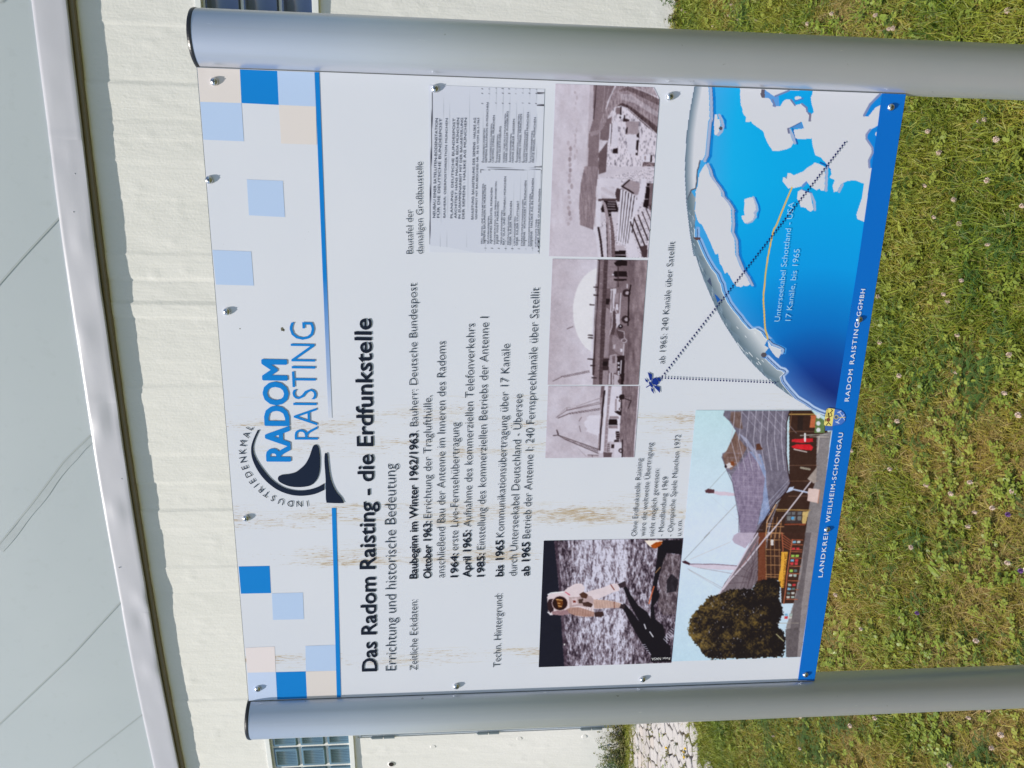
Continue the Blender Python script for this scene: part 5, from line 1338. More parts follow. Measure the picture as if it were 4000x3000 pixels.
# ---- screws
scr_bm = bmesh.new()
rings = []
prof = [(0.0053, 0.0), (0.0054, 0.0012), (0.0049, 0.0027), (0.0038, 0.0038), (0.0022, 0.0045), (0.0, 0.0047)]
for r_, h_ in prof:
    rings.append([scr_bm.verts.new((r_ * math.cos(2 * math.pi * i / 20), -h_, r_ * math.sin(2 * math.pi * i / 20))) for i in range(20)] if r_ else [scr_bm.verts.new((0, -h_, 0))])
for a_, b_ in zip(rings[:-1], rings[1:]):
    for i in range(20):
        if len(b_) == 1: scr_bm.faces.new((a_[i], a_[(i + 1) % 20], b_[0]))
        else: scr_bm.faces.new((a_[i], a_[(i + 1) % 20], b_[(i + 1) % 20], b_[i]))
bmesh.ops.recalc_face_normals(scr_bm, faces=scr_bm.faces)
sme = bpy.data.meshes.new('screw'); scr_bm.to_mesh(sme); scr_bm.free(); sme.materials.append(M['steel']); sme.shade_smooth()
bm = bmesh.new()
box_bm(bm, -0.0025, 0.0025, -0.00495, -0.0040, -0.00055, 0.00055); box_bm(bm, -0.00055, 0.00055, -0.00493, -0.0040, -0.0025, 0.0025)
bmesh.ops.recalc_face_normals(bm, faces=bm.faces)
rme = bpy.data.meshes.new('cross_recess'); bm.to_mesh(rme); bm.free(); rme.materials.append(M['recess'])
wsh = bmesh.new()
for i, q in enumerate([(838, 319), (818, 703), (887, 1217), (962.5, 2023), (1008, 2689), (1700, 346.5), (2617, 377.5), (3478, 419.5), (1783, 2679), (2510, 2652), (3145, 2633.6), (3230, 2066.5), (3355, 1247)]):
    X, Zz = B(q)
    so_ = bpy.data.objects.new('screw', sme); link(so_)
    so_.location = (X, -0.0003, Zz)
    so_.rotation_euler = (random.uniform(-.06, .06), random.uniform(0, 1.5), random.uniform(-.06, .06))
    bpy.context.view_layer.update()
    so_.parent = sign; so_.matrix_parent_inverse = SI
    r_ = bpy.data.objects.new('cross_recess', rme); link(r_, so_)
wsh.free()
# small chips knocked out of the laminate
for q, w_ in (((1103, 1285), 0.0032), ((1108, 1290), 0.0018), ((937, 1284), 0.0012), ((1032, 1844), 0.0008), ((2540, 898), 0.0012)):
    X, Zz = B(q)
    n = 9
    vs = [(X + w_ * random.uniform(.5, 1.2) * math.cos(6.283 * i / n), -LAY * 0.6, Zz + w_ * random.uniform(.5, 1.2) * math.sin(6.283 * i / n)) for i in range(n)]
    sub(mesh_obj('chip', vs, [tuple(range(n))], simple_mat('chipped_core', (0.16, 0.15, 0.11), 0.8)))

# ------------------------------------------------------------------ ground
def ground_z(x, y):
    x = np.asarray(x, float); y = np.asarray(y, float)
    return -0.022 * np.clip(-x - 0.6, 0, 4.5) + 0.012 * (smooth_noise(x * 1.3 + 9, y * 1.3 + 3, 5) - 0.5)

mt, t, p_ = new_mat('soil_and_thatch')
g = nd(t, 'ShaderNodeNewGeometry'); pos = g.outputs['Position']
c = mixcol(t, noise(t, pos, 30, 5), (0.035, 0.028, 0.010), (0.13, 0.10, 0.04))
c = mixcol(t, ramp(t, noise(t, pos, 2.3, 4), [(0.4, 0.0), (0.62, 0.6)]), c, (0.05, 0.075, 0.014))
ln_ = t.nodes.new('ShaderNodeVectorMath'); ln_.operation = 'LENGTH'; t.links.new(pos, ln_.inputs[0])
far = ramp(t, mth(t, 'MULTIPLY', ln_.outputs['Value'], 0.05), [(0.22, 0.0), (0.45, 1.0)])       # open meadow beyond the tufts
c = mixcol(t, far, c, mixcol(t, noise(t, pos, 0.8, 6, 0.7), (0.075, 0.105, 0.020), (0.16, 0.16, 0.045)))
t.links.new(c, p_.inputs['Base Color']); p_.inputs['Roughness'].default_value = 0.95
bump(t, p_, noise(t, pos, 120, 5), 0.8, 0.01)
M['soil'] = mt
xs_ = np.concatenate([-np.geomspace(400, 8, 26), np.arange(-7.5, 5.0, 0.12), np.geomspace(5.2, 400, 26)])
ys_ = np.concatenate([-np.geomspace(400, 5, 26), np.arange(-4.6, 5.6, 0.12), np.geomspace(5.8, 400, 26)])
GX, GY = np.meshgrid(xs_, ys_, indexing='ij')
o = grid_mesh('ground', np.stack([GX, GY, ground_z(GX, GY) - 0.004], -1), M['soil'])
tag(o, kind='structure')

# ---- paving of irregular flat stones leading to the door
PV = (-4.75, -2.52, 1.95, 4.40)
stone_mats = []
for i, (a_, b_) in enumerate((((0.36, 0.335, 0.325), (0.46, 0.435, 0.43)), ((0.32, 0.29, 0.275), (0.42, 0.39, 0.38)), ((0.38, 0.33, 0.30), (0.45, 0.41, 0.39)))):
    mt, t, p_ = new_mat('pale_paving_stone')
    g = nd(t, 'ShaderNodeNewGeometry'); pos = g.outputs['Position']
    c = mixcol(t, noise(t, pos, 45, 5), a_, b_)
    c = mixcol(t, ramp(t, noise(t, pos, 16, 4, 0.7), [(0.62, 0.0), (0.75, 0.5)]), c, (0.24, 0.21, 0.17))
    t.links.new(c, p_.inputs['Base Color']); p_.inputs['Roughness'].default_value = 0.85
    bump(t, p_, noise(t, pos, 150, 4), 0.6, 0.004)
    stone_mats.append(mt)
M['joint'] = simple_mat('dark_joint_soil', (0.085, 0.062, 0.04), 0.95)
pv = empty('stone_paving', (-3.6, 3.2, 0))
tag(pv, 'strip of pale irregular paving stones with weeds in the joints, leading to the door', 'paving')
pv.matrix_world = Matrix.Translation((0, 0, 0))
xs_ = np.arange(PV[0], PV[1] + .01, 0.11); ys_ = np.arange(PV[2], PV[3] + .01, 0.11)
GX, GY = np.meshgrid(xs_, ys_, indexing='ij')
grid_mesh('joint_bed', np.stack([GX, GY, ground_z(GX, GY) + 0.004], -1), M['joint'], pv)
def clip_poly(poly, mx, my, nx, ny):
    out = []
    for i in range(len(poly)):
        a_, b_ = poly[i], poly[(i + 1) % len(poly)]
        da = (a_[0] - mx) * nx + (a_[1] - my) * ny; db = (b_[0] - mx) * nx + (b_[1] - my) * ny
        if da <= 0: out.append(a_)
        if (da < 0) != (db < 0) and da != db:
            f = da / (da - db); out.append((a_[0] + (b_[0] - a_[0]) * f, a_[1] + (b_[1] - a_[1]) * f))
    return out
rs = random.Random(9)
pt = 0.10
seeds = []
ny_ = int((PV[3] - PV[2]) / pt); nx_ = int((PV[1] - PV[0]) / (pt * 1.12))
for i in range(nx_):
    for j in range(ny_):
        seeds.append((PV[0] + (i + .5 + (.5 if j % 2 else 0) * .8 + rs.uniform(-.3, .3)) * pt * 1.12, PV[2] + (j + .5 + rs.uniform(-.3, .3)) * pt))
def visible_side(x, y):   # the side of the path seen past the left post
    return x < -0.95 * (y - 0.2) + 0.35
count = 0
rest = bmesh.new()
order = sorted(seeds, key=lambda q: -(1 if (q[0] < -2.3 - (4.4 - q[1]) * -0.55 * 0 and True) else 0))
def near_view(q):
    # distance to the sight line past the left post
    return q[0] < -0.80 * q[1] - 0.10
seeds_vis = [q for q in seeds if near_view(q)]
seeds_hid = [q for q in seeds if not near_view(q)]
for q in seeds_vis + seeds_hid:
    poly = [(q[0] - .12, q[1] - .12), (q[0] + .12, q[1] - .12), (q[0] + .12, q[1] + .12), (q[0] - .12, q[1] + .12)]
    for r_ in seeds:
        if r_ is q or abs(r_[0] - q[0]) > .3 or abs(r_[1] - q[1]) > .3: continue
        mx, my = (q[0] + r_[0]) / 2, (q[1] + r_[1]) / 2
        poly = clip_poly(poly, mx, my, r_[0] - q[0], r_[1] - q[1])
        if len(poly) < 3: break
    if len(poly) < 3: continue
    cx0 = sum(a[0] for a in poly) / len(poly); cy0 = sum(a[1] for a in poly) / len(poly)
    if cx0 > PV[1] - 0.06 + 0.05 * math.sin(cy0 * 9) : continue
    gap = rs.uniform(0.80, 0.93)
    zc = float(ground_z(cx0, cy0)) + rs.uniform(0.020, 0.030)
    tx, ty = rs.uniform(-.05, .05), rs.uniform(-.05, .05)
    ring0, ring1, ring2 = [], [], []
    bmx = bmesh.new() if count < 298 else rest
    pp = []
    for a_, b_ in zip(poly, poly[1:] + poly[:1]):
        pp += [a_, ((a_[0] + b_[0]) / 2 + rs.uniform(-.004, .004), (a_[1] + b_[1]) / 2 + rs.uniform(-.004, .004))]
    for x_, y_ in pp:
        ux, uy = (x_ - cx0), (y_ - cy0)
        for ring, s_, dz in ((ring0, gap, -0.035), (ring1, gap, -0.004), (ring2, gap * .90, 0.0)):
            ring.append(bmx.verts.new((cx0 + ux * s_, cy0 + uy * s_, zc + dz + ux * s_ * tx + uy * s_ * ty)))
    k = len(pp)
    for i in range(k):
        bmx.faces.new((ring0[i], ring0[(i + 1) % k], ring1[(i + 1) % k], ring1[i]))
        bmx.faces.new((ring1[i], ring1[(i + 1) % k], ring2[(i + 1) % k], ring2[i]))
    bmx.faces.new(ring2)
    if bmx is not rest:
        bmesh.ops.recalc_face_normals(bmx, faces=bmx.faces)
        bm_obj('stone', bmx, rs.choice(stone_mats), pv)
    count += 1
if len(rest.faces):
    o = bm_obj('stones', rest, stone_mats[0], pv); tag(o, kind='stuff')
else: rest.free()

# ---- grass
def leaf_mat(name, c0, c1, c2, trans=0.25, rough=0.5):
    mt, t, p_ = new_mat(name)
    oi = nd(t, 'ShaderNodeObjectInfo'); g = nd(t, 'ShaderNodeNewGeometry')
    vc = nd(t, 'ShaderNodeVertexColor'); vc.layer_name = 'blade'
    sp = nd(t, 'ShaderNodeSeparateColor'); t.links.new(vc.outputs[0], sp.inputs[0])
    big = ramp(t, noise(t, g.outputs['Position'], 1.7, 4, 0.6), [(0.38, 0.0), (0.64, 1.0)])
    c = mixcol(t, sp.outputs[0], c0, c1)
    f = mth(t, 'MULTIPLY', big, mth(t, 'ADD', mth(t, 'MULTIPLY', oi.outputs['Random'], 0.7), 0.25))
    c = mixcol(t, f, c, c2)
    c = mixcol(t, mth(t, 'MULTIPLY', sp.outputs[1], 0.85), c, (0.34, 0.26, 0.12))
    t.links.new(c, p_.inputs['Base Color'])
    p_.inputs['Roughness'].default_value = rough
    p_.inputs['Specular IOR Level'].default_value = 0.35
    if trans:
        out = t.nodes['Material Output']
        tr = nd(t, 'ShaderNodeBsdfTranslucent'); t.links.new(c, tr.inputs[0])
        mx = nd(t, 'ShaderNodeMixShader'); mx.inputs[0].default_value = trans
        t.links.new(p_.outputs[0], mx.inputs[1]); t.links.new(tr.outputs[0], mx.inputs[2]); t.links.new(mx.outputs[0], out.inputs[0])
    return mt
M['g1'] = leaf_mat('grass_green', (0.03, 0.075, 0.005), (0.23, 0.29, 0.022), (0.32, 0.30, 0.038))
M['g2'] = leaf_mat('grass_olive', (0.06, 0.08, 0.007), (0.36, 0.33, 0.042), (0.40, 0.29, 0.050))
M['g3'] = leaf_mat('grass_straw', (0.20, 0.145, 0.04), (0.46, 0.35, 0.12), (0.34, 0.20, 0.06), 0.15, 0.7)
M['clover'] = leaf_mat('clover_leaf', (0.09, 0.15, 0.016), (0.23, 0.29, 0.034), (0.28, 0.28, 0.045), 0.2, 0.45)
M['broad'] = leaf_mat('broad_leaf', (0.14, 0.22, 0.028), (0.28, 0.36, 0.06), (0.34, 0.34, 0.06), 0.25, 0.4)
M['yarrow'] = leaf_mat('feathery_leaf', (0.025, 0.075, 0.012), (0.06, 0.13, 0.02), (0.05, 0.10, 0.015), 0.2, 0.5)

src = bpy.data.collections.new('lawn_tufts')               # tuft shapes scattered by the lawn's geometry nodes
class Tuft:
    def __init__(s): s.v = []; s.f = []; s.c = []
    def blade(s, x, y, ang, L, wd, lean, curl, r, dry, twist=0.0, seg=3):
        dx, dy = math.cos(ang), math.sin(ang); px, py = -dy, dx
        k = len(s.v); th_ = lean; X, Y, Zz = x, y, 0.0; st = L / seg
        for i in range(seg + 1):
            f = i / seg; w2 = wd / 2 * (1 - f ** 1.7 * 0.92)
            for sg in (-1, 1):
                s.v.append((X + px * w2 * sg, Y + py * w2 * sg, Zz + twist * w2 * sg)); s.c.append((r, dry, 0, 1))
            if i < seg:
                X += dx * math.sin(th_) * st; Y += dy * math.sin(th_) * st; Zz += math.cos(th_) * st; Zz = max(Zz, 0.001); th_ = min(th_ + curl / seg, 1.9)
        for i in range(seg): s.f.append((k + 2 * i, k + 2 * i + 1, k + 2 * i + 3, k + 2 * i + 2))
        return X, Y, Zz
    def leaf(s, x, y, z, ang, L, wd, pitch, r, dry, fold=0.3):
        dx, dy = math.cos(ang), math.sin(ang); px, py = -dy, dx
        k = len(s.v)
        pts = [(0, 0), (.25, .75), (.55, 1), (.82, .7), (1, 0)]
        for f, w_ in pts:
            h = z + math.sin(pitch) * L * f - 0.25 * L * f * f
            for sg in (-1, 0, 1):
                s.v.append((x + dx * L * f * math.cos(pitch) + px * wd / 2 * w_ * sg, y + dy * L * f * math.cos(pitch) + py * wd / 2 * w_ * sg, max(h + abs(sg) * fold * wd * w_ * .5, .001))); s.c.append((r, dry, 0, 1))
        for i in range(4):
            for j in range(2):
                a_ = k + 3 * i + j; s.f.append((a_, a_ + 1, a_ + 4, a_ + 3))
    def disc(s, x, y, z, R_, nx_, ny_, r, n=7):
        k = len(s.v)
        for i in range(n):
            a_ = 2 * math.pi * i / n; u, v_ = R_ * math.cos(a_), R_ * math.sin(a_)
            s.v.append((x + u, y + v_, max(z + u * nx_ + v_ * ny_, .001))); s.c.append((r, 0, 0, 1))
        s.f.append(tuple(range(k, k + n)))
    def out(s, name, mat):
        me = bpy.data.meshes.new(name); me.from_pydata(s.v, [], s.f); me.materials.append(mat)
        a_ = me.color_attributes.new('blade', 'FLOAT_COLOR', 'POINT'); a_.data.foreach_set('color', np.array(s.c, np.float32).ravel())
        o = bpy.data.objects.new(name, me); src.objects.link(o); return o
rt = random.Random(21)
def grass_tuft(n, rad, l0, l1, w0, w1, lean0, lean1, dryp):
    T0 = Tuft()
    for _ in range(n):
        a_ = rt.uniform(0, 6.283); r_ = rad * math.sqrt(rt.random())
        T0.blade(r_ * math.cos(a_), r_ * math.sin(a_), rt.uniform(0, 6.283), rt.uniform(l0, l1), rt.uniform(w0, w1), rt.uniform(lean0, lean1), rt.uniform(.2, 1.3), rt.random(), rt.random() if rt.random() < dryp else 0, rt.uniform(-1, 1))
    return T0
kinds = []
def reg(o): kinds.append(o.name)
for i in range(4): reg(grass_tuft(30, .036, .025, .070, .0020, .0042, .25, 1.25, .10).out('a%d_green_tuft' % i, M['g1']))
for i in range(4): reg(grass_tuft(32, .038, .020, .058, .0016, .0034, .45, 1.4, .25).out('b%d_olive_tuft' % i, M['g2']))
for i in range(3): reg(grass_tuft(38, .040, .020, .060, .0010, .0022, .9, 1.55, .5).out('c%d_straw_tuft' % i, M['g3']))
for i in range(2):
    T0 = Tuft()
    for _ in range(9):
        a_ = rt.uniform(0, 6.283); r_ = .035 * math.sqrt(rt.random()); h = rt.uniform(.018, .040)
        x_, y_ = r_ * math.cos(a_), r_ * math.sin(a_)
        b0 = rt.uniform(0, 6.28)
        for k in range(3):
            aa = b0 + k * 2.094
            T0.disc(x_ + .0062 * math.cos(aa), y_ + .0062 * math.sin(aa), h, .0048, rt.uniform(-.5, .5), rt.uniform(-.5, .5), rt.random())
        T0.blade(x_, y_, rt.uniform(0, 6.28), h, .0015, .1, .1, .3, 0)
    reg(T0.out('d%d_clover_leaves' % i, M['clover']))
for i in range(3):
    T0 = Tuft()
    for k in range(rt.randint(5, 8)):
        T0.leaf(rt.uniform(-.006, .006), rt.uniform(-.006, .006), .004, rt.uniform(0, 6.283), rt.uniform(.03, .065), rt.uniform(.012, .021), rt.uniform(.25, 1.0), rt.random(), 0.9 if rt.random() < .08 else 0)
    reg(T0.out('e%d_broad_leaves' % i, M['broad']))
for i in range(2):
    T0 = Tuft()
    for k in range(7):
        a_ = rt.uniform(0, 6.283); L = rt.uniform(.04, .07); r_ = rt.random()
        x_, y_ = rt.uniform(-.02, .02), rt.uniform(-.02, .02)
        for j in range(14):
            f = j / 14; xx = x_ + math.cos(a_) * L * f; yy = y_ + math.sin(a_) * L * f; zz = .012 + .02 * math.sin(f * 2.6)
            for sg in (-1, 1):
                T0.leaf(xx, yy, zz, a_ + sg * 1.1, .010 * (1 - .5 * f), .0022, .4, r_, 0)
    reg(T0.out('f%d_feathery_leaves' % i, M['yarrow']))
order_names = sorted(kinds)
K_IDX = {k: [i for i, n in enumerate(order_names) if n[0] == k] for k in 'abcdef'}

N = 135000
gx_ = rng.uniform(-5.9, 3.3, N); gy_ = rng.uniform(0.05, 4.55, N)
# thin out far outside the photograph, fewer but larger tufts next to the wall
wall_y = WC[1] - np.sqrt(WR ** 2 - (gx_ - WC[0]) ** 2)
ok = gy_ < wall_y - 0.02
inpath = (gx_ > PV[0]) & (gx_ < PV[1] - .03 + .05 * np.sin(gy_ * 9)) & (gy_ > PV[2]) & (gy_ < PV[3] - .10)
edge_ = inpath & ((gx_ > PV[1] - .20) | (gy_ > PV[3] - .22)) & (rng.random(N) < .30)
ok &= ~inpath | edge_ | (rng.random(N) < .035)
gx_, gy_ = gx_[ok], gy_[ok]
# surroundings outside the photograph
ex_ = rng.uniform(-8, 6, 30000); ey_ = rng.uniform(-3.5, 4.4, 30000)
ok = ~((ex_ > -5.9) & (ex_ < 3.3) & (ey_ > 0.05)); ex_, ey_ = ex_[ok], ey_[ok]
ok = ey_ < WC[1] - np.sqrt(WR ** 2 - (ex_ - WC[0]) ** 2) - .02; ex_, ey_ = ex_[ok], ey_[ok]
n_in = len(gx_)
gx_ = np.concatenate([gx_, ex_]); gy_ = np.concatenate([gy_, ey_])
N = len(gx_)
pa = fbm(gx_ * 1.5, gy_ * 1.5, 77, 4); pb = fbm(gx_ * 2.6 + 20, gy_ * 2.6, 78, 3); pcn = fbm(gx_ * 2.0, gy_ * 2.0 + 40, 79, 3); pd = fbm(gx_ * 3.3 + 7, gy_ * 3.3, 80, 2)
u = rng.random(N)
kind = np.full(N, 'b')
kind[u < np.clip((pa - .40) * 3.0, .10, .72)] = 'a'
u = rng.random(N); kind[u < np.clip((.63 - pa) * 3.2, .20, .85) * .78] = 'c'
u = rng.random(N); kind[u < np.clip((pb - .60) * .8, .035, .10)] = 'd'
u = rng.random(N); kind[u < np.clip((pcn - .55) * 1.0, .012, .13)] = 'e'
u = rng.random(N); kind[u < np.clip((pd - .62) * 1.0, .015, .14)] = 'f'
idx = np.array([rng.choice(K_IDX[k]) for k in kind])
scl = rng.uniform(.7, 1.25, N) * (1 + .35 * (pa - .5))
scl[kind == 'e'] *= rng.uniform(.6, 1.2, (kind == 'e').sum())
scl *= 1 + .5 * np.clip((gy_ - (WC[1] - np.sqrt(WR ** 2 - (gx_ - WC[0]) ** 2) - .28)) / .25, 0, 1)
scl[n_in:] *= 1.5
gz_ = ground_z(gx_, gy_)
me = bpy.data.meshes.new('lawn_grass')
me.vertices.add(N)
me.vertices.foreach_set('co', np.stack([gx_, gy_, gz_], 1).astype(np.float32).ravel())
for nm, typ, arr in (('kind', 'INT', idx.astype(np.int32)), ('size', 'FLOAT', scl.astype(np.float32))):
    a_ = me.attributes.new(nm, typ, 'POINT'); a_.data.foreach_set('value', arr)
rot = np.stack([rng.uniform(-.12, .12, N), rng.uniform(-.12, .12, N), rng.uniform(0, 6.283, N)], 1)
a_ = me.attributes.new('turn', 'FLOAT_VECTOR', 'POINT'); a_.data.foreach_set('vector', rot.astype(np.float32).ravel())
lawn = bpy.data.objects.new('lawn_grass', me); link(lawn)
tag(lawn, 'mown lawn of green and straw-coloured grass with clover', 'grass', kind='stuff')
ng = bpy.data.node_groups.new('scatter', 'GeometryNodeTree')
ng.interface.new_socket('Geometry', in_out='INPUT', socket_type='NodeSocketGeometry')
ng.interface.new_socket('Geometry', in_out='OUTPUT', socket_type='NodeSocketGeometry')
gi = ng.nodes.new('NodeGroupInput'); go = ng.nodes.new('NodeGroupOutput')
m2p = ng.nodes.new('GeometryNodeMeshToPoints'); iop = ng.nodes.new('GeometryNodeInstanceOnPoints')
ci = ng.nodes.new('GeometryNodeCollectionInfo'); ci.inputs['Collection'].default_value = src
ci.inputs['Separate Children'].default_value = True; ci.inputs['Reset Children'].default_value = True
iop.inputs['Pick Instance'].default_value = True
def na(nm, typ):
    n = ng.nodes.new('GeometryNodeInputNamedAttribute'); n.data_type = typ; n.inputs['Name'].default_value = nm
    return [s_ for s_ in n.outputs if s_.enabled][0]
L_ = ng.links.new
L_(gi.outputs[0], m2p.inputs[0]); L_(m2p.outputs[0], iop.inputs['Points']); L_(ci.outputs[0], iop.inputs['Instance'])
L_(na('kind', 'INT'), iop.inputs['Instance Index']); L_(na('size', 'FLOAT'), iop.inputs['Scale'])
e2r = ng.nodes.new('FunctionNodeEulerToRotation'); L_(na('turn', 'FLOAT_VECTOR'), e2r.inputs[0]); L_(e2r.outputs[0], iop.inputs['Rotation'])
L_(iop.outputs[0], go.inputs[0])
md = lawn.modifiers.new('scatter', 'NODES'); md.node_group = ng

# ---- clover flower heads, one object each
M['petal_w'] = simple_mat('pale_pink_petal', (0.56, 0.44, 0.36), 0.6)
M['petal_p'] = simple_mat('violet_petal', (0.13, 0.05, 0.20), 0.6)
M['petal_y'] = simple_mat('yellow_petal', (0.78, 0.55, 0.03), 0.6)
M['stem'] = simple_mat('flower_stem', (0.07, 0.12, 0.02), 0.6)
def flower_mesh(name, R_, h, nlay, mat, seed, pet=.5):
    r0 = random.Random(seed); T0 = Tuft()
    bm = bmesh.new()
    for i in range(nlay):
        ph = -0.5 + 1.9 * i / (nlay - 1)
        cnt = max(4, int(13 * math.cos(min(ph, 1.3)))) 
        for j in range(cnt):
            a_ = 6.283 * j / cnt + i * .6 + r0.uniform(-.1, .1)
            d = Vector((math.cos(a_) * math.cos(ph), math.sin(a_) * math.cos(ph), math.sin(ph)))
            s_ = d.cross(Vector((0, 0, 1))).normalized() * R_ * .20
            b0 = Vector((0, 0, h)) + d * R_ * .35; b1 = Vector((0, 0, h)) + d * R_ * r0.uniform(.9, 1.15)
            bm.faces.new([bm.verts.new(b0 - s_), bm.verts.new(b0 + s_), bm.verts.new(b1 + s_ * .7), bm.verts.new(b1 - s_ * .7)])
    bmesh.ops.create_icosphere(bm, subdivisions=1, radius=R_ * .55, matrix=Matrix.Translation((0, 0, h)))
    me = bpy.data.meshes.new(name); bm.to_mesh(me); bm.free(); me.materials.append(mat); me.materials.append(M['stem'])
    bm = bmesh.new(); bm.from_mesh(me)
    k0 = len(bm.faces)
    bmesh.ops.create_cone(bm, cap_ends=False, segments=5, radius1=.0011, radius2=.0009, depth=h, matrix=Matrix.Translation((0, 0, h / 2)))
    bm.faces.ensure_lookup_table()
    for f in bm.faces[k0:]: f.material_index = 1
    bm.to_mesh(me); bm.free()
    return me
fm = [flower_mesh('clover_flower', .0085, .045, 5, M['petal_w'], s) for s in (1, 2, 3)]
def G(x, y):
    """point of the lawn seen at a place of the photograph's own flower map"""
    u = (1500 - y) / FOC; v = (2000 - x) / FOC
    d = CR[0] * u + CR[1] * v - CR[2]
    s_ = (0.04 - CC[2]) / d[2]
    return CC[0] + d[0] * s_, CC[1] + d[1] * s_
rfl = random.Random(31)
fl_px = [(3055, 132), (2858, 10), (2840, 62), (2872, 60), (2678, 45), (2660, 45), (2775, 115), (3490, 100), (3465, 105), (3845, 475), (3825, 490), (3630, 520), (3895, 555), (3675, 608), (3855, 695), (3603, 738), (3738, 782), (3985, 805), (3645, 858), (3745, 885), (3860, 945), (3470, 1000),
         (3750, 1103), (3435, 1150), (3435, 1330), (3680, 1152), (3710, 1180), (3733, 1312), (3925, 1393), (3737, 1463), (3515, 1472), (3921, 1550), (3965, 1640), (3460, 1838), (3330, 1762), (3790, 1870), (3620, 1903), (3700, 1945), (3865, 1968), (3950, 1930), (3785, 2060), (3805, 2020), (3262, 2145), (3520, 2410), (3815, 2490), (3928, 2200),
         (3990, 2225), (3263, 2338), (3350, 2446), (3780, 2815), (3887, 2855), (3402, 2806), (3300, 2850), (3103, 2938), (3700, 2988), (3003, 2873), (3560, 2125), (3330, 650), (3800, 330), (3250, 60), (3420, 40), (3150, 100), (2950, 85), (3690, 160), (3930, 60), (3880, 2905), (3110, 2810), (3870, 2690 + 95), (3500, 1640)]
for i, q in enumerate(fl_px):
    X, Y = G(*q)
    if Y > 4.3: continue
    o = bpy.data.objects.new('clover_flower', fm[i % 3]); link(o)
    o.location = (float(X), float(Y), float(ground_z(X, Y)) - rfl.uniform(0, .012))
    s_ = rfl.uniform(.6, 1.05); o.scale = (s_, s_, 1)
    o.rotation_euler = (rfl.uniform(-.35, .35), rfl.uniform(-.35, .35), rfl.uniform(0, 6.28))
    if q[1] < 190: lab, grp = 'small pale pink clover flower in the lawn outside the right post', 'clover flowers outside the right post'
    elif q[1] > 2700: lab, grp = 'small pale pink clover flower in the lawn outside the left post', 'clover flowers outside the left post'
    elif q[0] > 3700: lab, grp = 'small pale pink clover flower in the near lawn between the posts', 'clover flowers in the near lawn'
    else: lab, grp = 'small pale pink clover flower in the lawn just under the blue sign edge', 'clover flowers just under the sign'
    tag(o, lab, 'flower', grp)
fv = flower_mesh('violet_flower', .007, .04, 5, M['petal_p'], 8)
for q, lab in (((3583, 2395), 'violet flower in the lawn below the lower left corner of the panel'), ((3986, 2230), 'violet flower at the very bottom edge of the lawn'), ((3935, 2010), 'small dark violet flower in the middle of the near lawn')):
    X, Y = G(*q); o = bpy.data.objects.new('violet_flower', fv); link(o); o.location = (float(X), float(Y), float(ground_z(X, Y)))
    tag(o, lab, 'flower')

# ---- weeds at the foot of the wall and in the joints
def weed_clump(name, x, y, n, L0, L1, spread, seed, label, mat, redp=.2, flowers=0, lf=1.5):
    r0 = random.Random(seed); zg = float(ground_z(x, y))
    root = empty(name, (x, y, zg)); tag(root, label, 'weed')
    T0 = Tuft()
    for _ in range(n):
        a_ = r0.uniform(0, 6.283); rr = spread * math.sqrt(r0.random())
        bx, by = rr * math.cos(a_) * 1.6, rr * math.sin(a_) * .6
        ang = r0.uniform(0, 6.283); L = r0.uniform(L0, L1); lean = r0.uniform(.05, .8); curl = r0.uniform(.1, .6)
        T0.blade(bx, by, ang, L, .0030, lean, curl, r0.random(), .6 if r0.random() < redp else 0, .5, 6)
        X, Y, Zz, th_ = bx, by, 0.0, lean; nl = int(L / .011); st = L / nl
        for j in range(nl):
            X += math.cos(ang) * math.sin(th_) * st; Y += math.sin(ang) * math.sin(th_) * st; Zz += math.cos(th_) * st; th_ += curl / nl
            for q_ in range(2):
                T0.leaf(X, Y, Zz, r0.uniform(0, 6.283), r0.uniform(.012, .026) * lf, r0.uniform(.005, .009) * lf, r0.uniform(-.2, .9), r0.random(), .5 if r0.random() < redp else 0)
    me = bpy.data.meshes.new('foliage'); me.from_pydata(T0.v, [], T0.f); me.materials.append(mat)
    at = me.color_attributes.new('blade', 'FLOAT_COLOR', 'POINT'); at.data.foreach_set('color', np.array(T0.c, np.float32).ravel())
    o = bpy.data.objects.new('foliage', me); link(o, root)
    for k in range(flowers):
        fo = bpy.data.objects.new('flower', fy); link(fo, root)
        fo.location = (r0.uniform(-spread, spread), r0.uniform(-spread, spread) * .7, r0.uniform(.01, .05)); fo.rotation_euler = (r0.uniform(-.6, .6), r0.uniform(-.6, .6), 0)
    return root
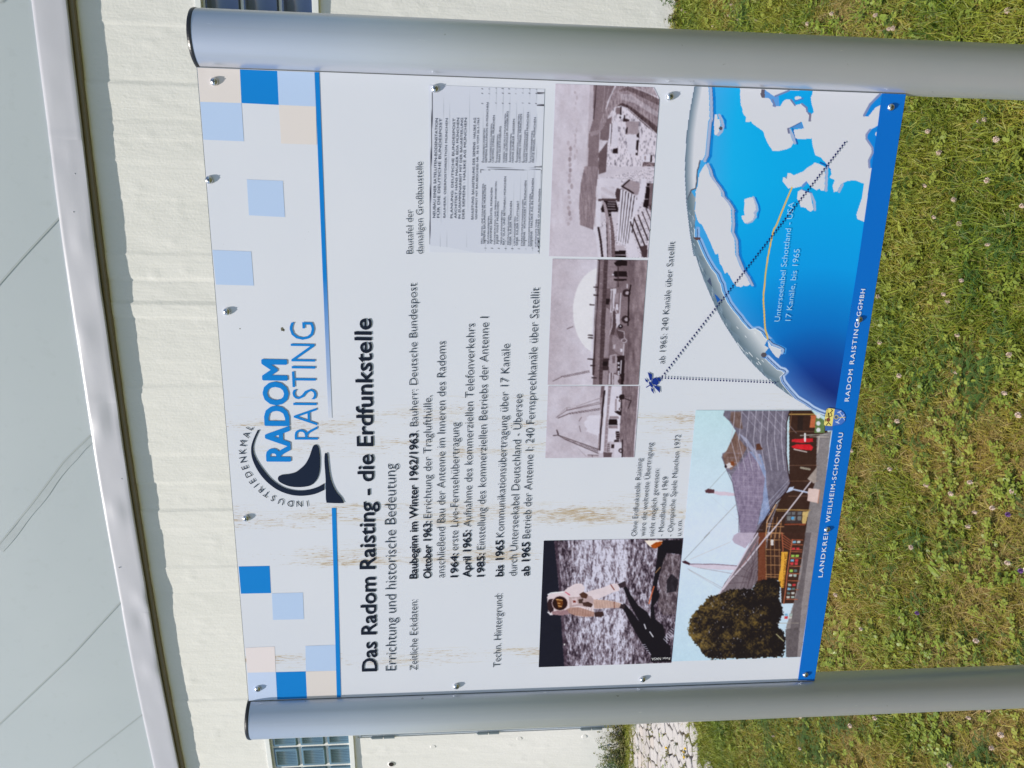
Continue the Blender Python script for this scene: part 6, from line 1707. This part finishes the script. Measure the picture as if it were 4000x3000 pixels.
fy = flower_mesh('flower', .0085, .03, 4, M['petal_y'], 12)
wy = lambda x: float(WC[1] - math.sqrt(WR ** 2 - (x - WC[0]) ** 2))
M['weed'] = leaf_mat('weed_leaf', (0.05, 0.085, 0.016), (0.12, 0.15, 0.035), (0.14, 0.13, 0.04), .2, .5)
weed_clump('wall_weed', -4.02, wy(-4.02) - .16, 34, .07, .20, .13, 1, 'brownish weed clump beside the door threshold, nearest to the left post', M['weed'], .6)
weed_clump('wall_weed', -4.28, wy(-4.28) - .16, 30, .10, .30, .13, 2, 'tall weed clump with long stems against the wall left of the door', M['weed'], .25)
weed_clump('wall_weed', -4.58, wy(-4.58) - .17, 40, .10, .27, .15, 3, 'dense dark green weed clump at the far left foot of the wall', M['yarrow'], .08)
weed_clump('wall_weed', -4.14, wy(-4.14) - .27, 34, .05, .14, .12, 6, 'low reddish weed clump at the far edge of the stone paving by the door', M['weed'], .7)
weed_clump('wall_weed', -4.42, wy(-4.42) - .29, 40, .06, .16, .13, 7, 'low green weed clump between the paving and the tall weeds at the wall', M['yarrow'], .15)
weed_clump('wall_weed', 2.02, wy(2.02) - .08, 7, .10, .26, .06, 4, 'thin sprig of weed against the wall under the dark window', M['yarrow'], .05)
weed_clump('wall_weed', 1.90, wy(1.90) - .08, 6, .06, .12, .06, 5, 'low weed at the wall foot next to the right post', M['weed'], .2)
spots = [(-3.62, 4.05), (-3.95, 3.78), (-3.35, 3.75), (-3.75, 3.45), (-3.15, 3.30), (-3.45, 3.10), (-2.95, 2.95), (-3.05, 2.70), (-2.75, 2.62), (-3.30, 2.72), (-2.78, 2.95), (-4.0, 3.45), (-2.72, 2.35), (-3.0, 2.45), (-3.6, 3.75)]
for i, (x_, y_) in enumerate(spots):
    r_ = weed_clump('joint_weed', x_, y_, 6 + (i * 5) % 7, .02, .05, .05, 40 + i, 'low yellow-flowered weed growing in the joints of the pale stone paving', M['weed'], .55, (i * 7) % 4 + 1 if y_ < 3.4 else i % 2)
    r_['group'] = 'weeds in the paving joints'
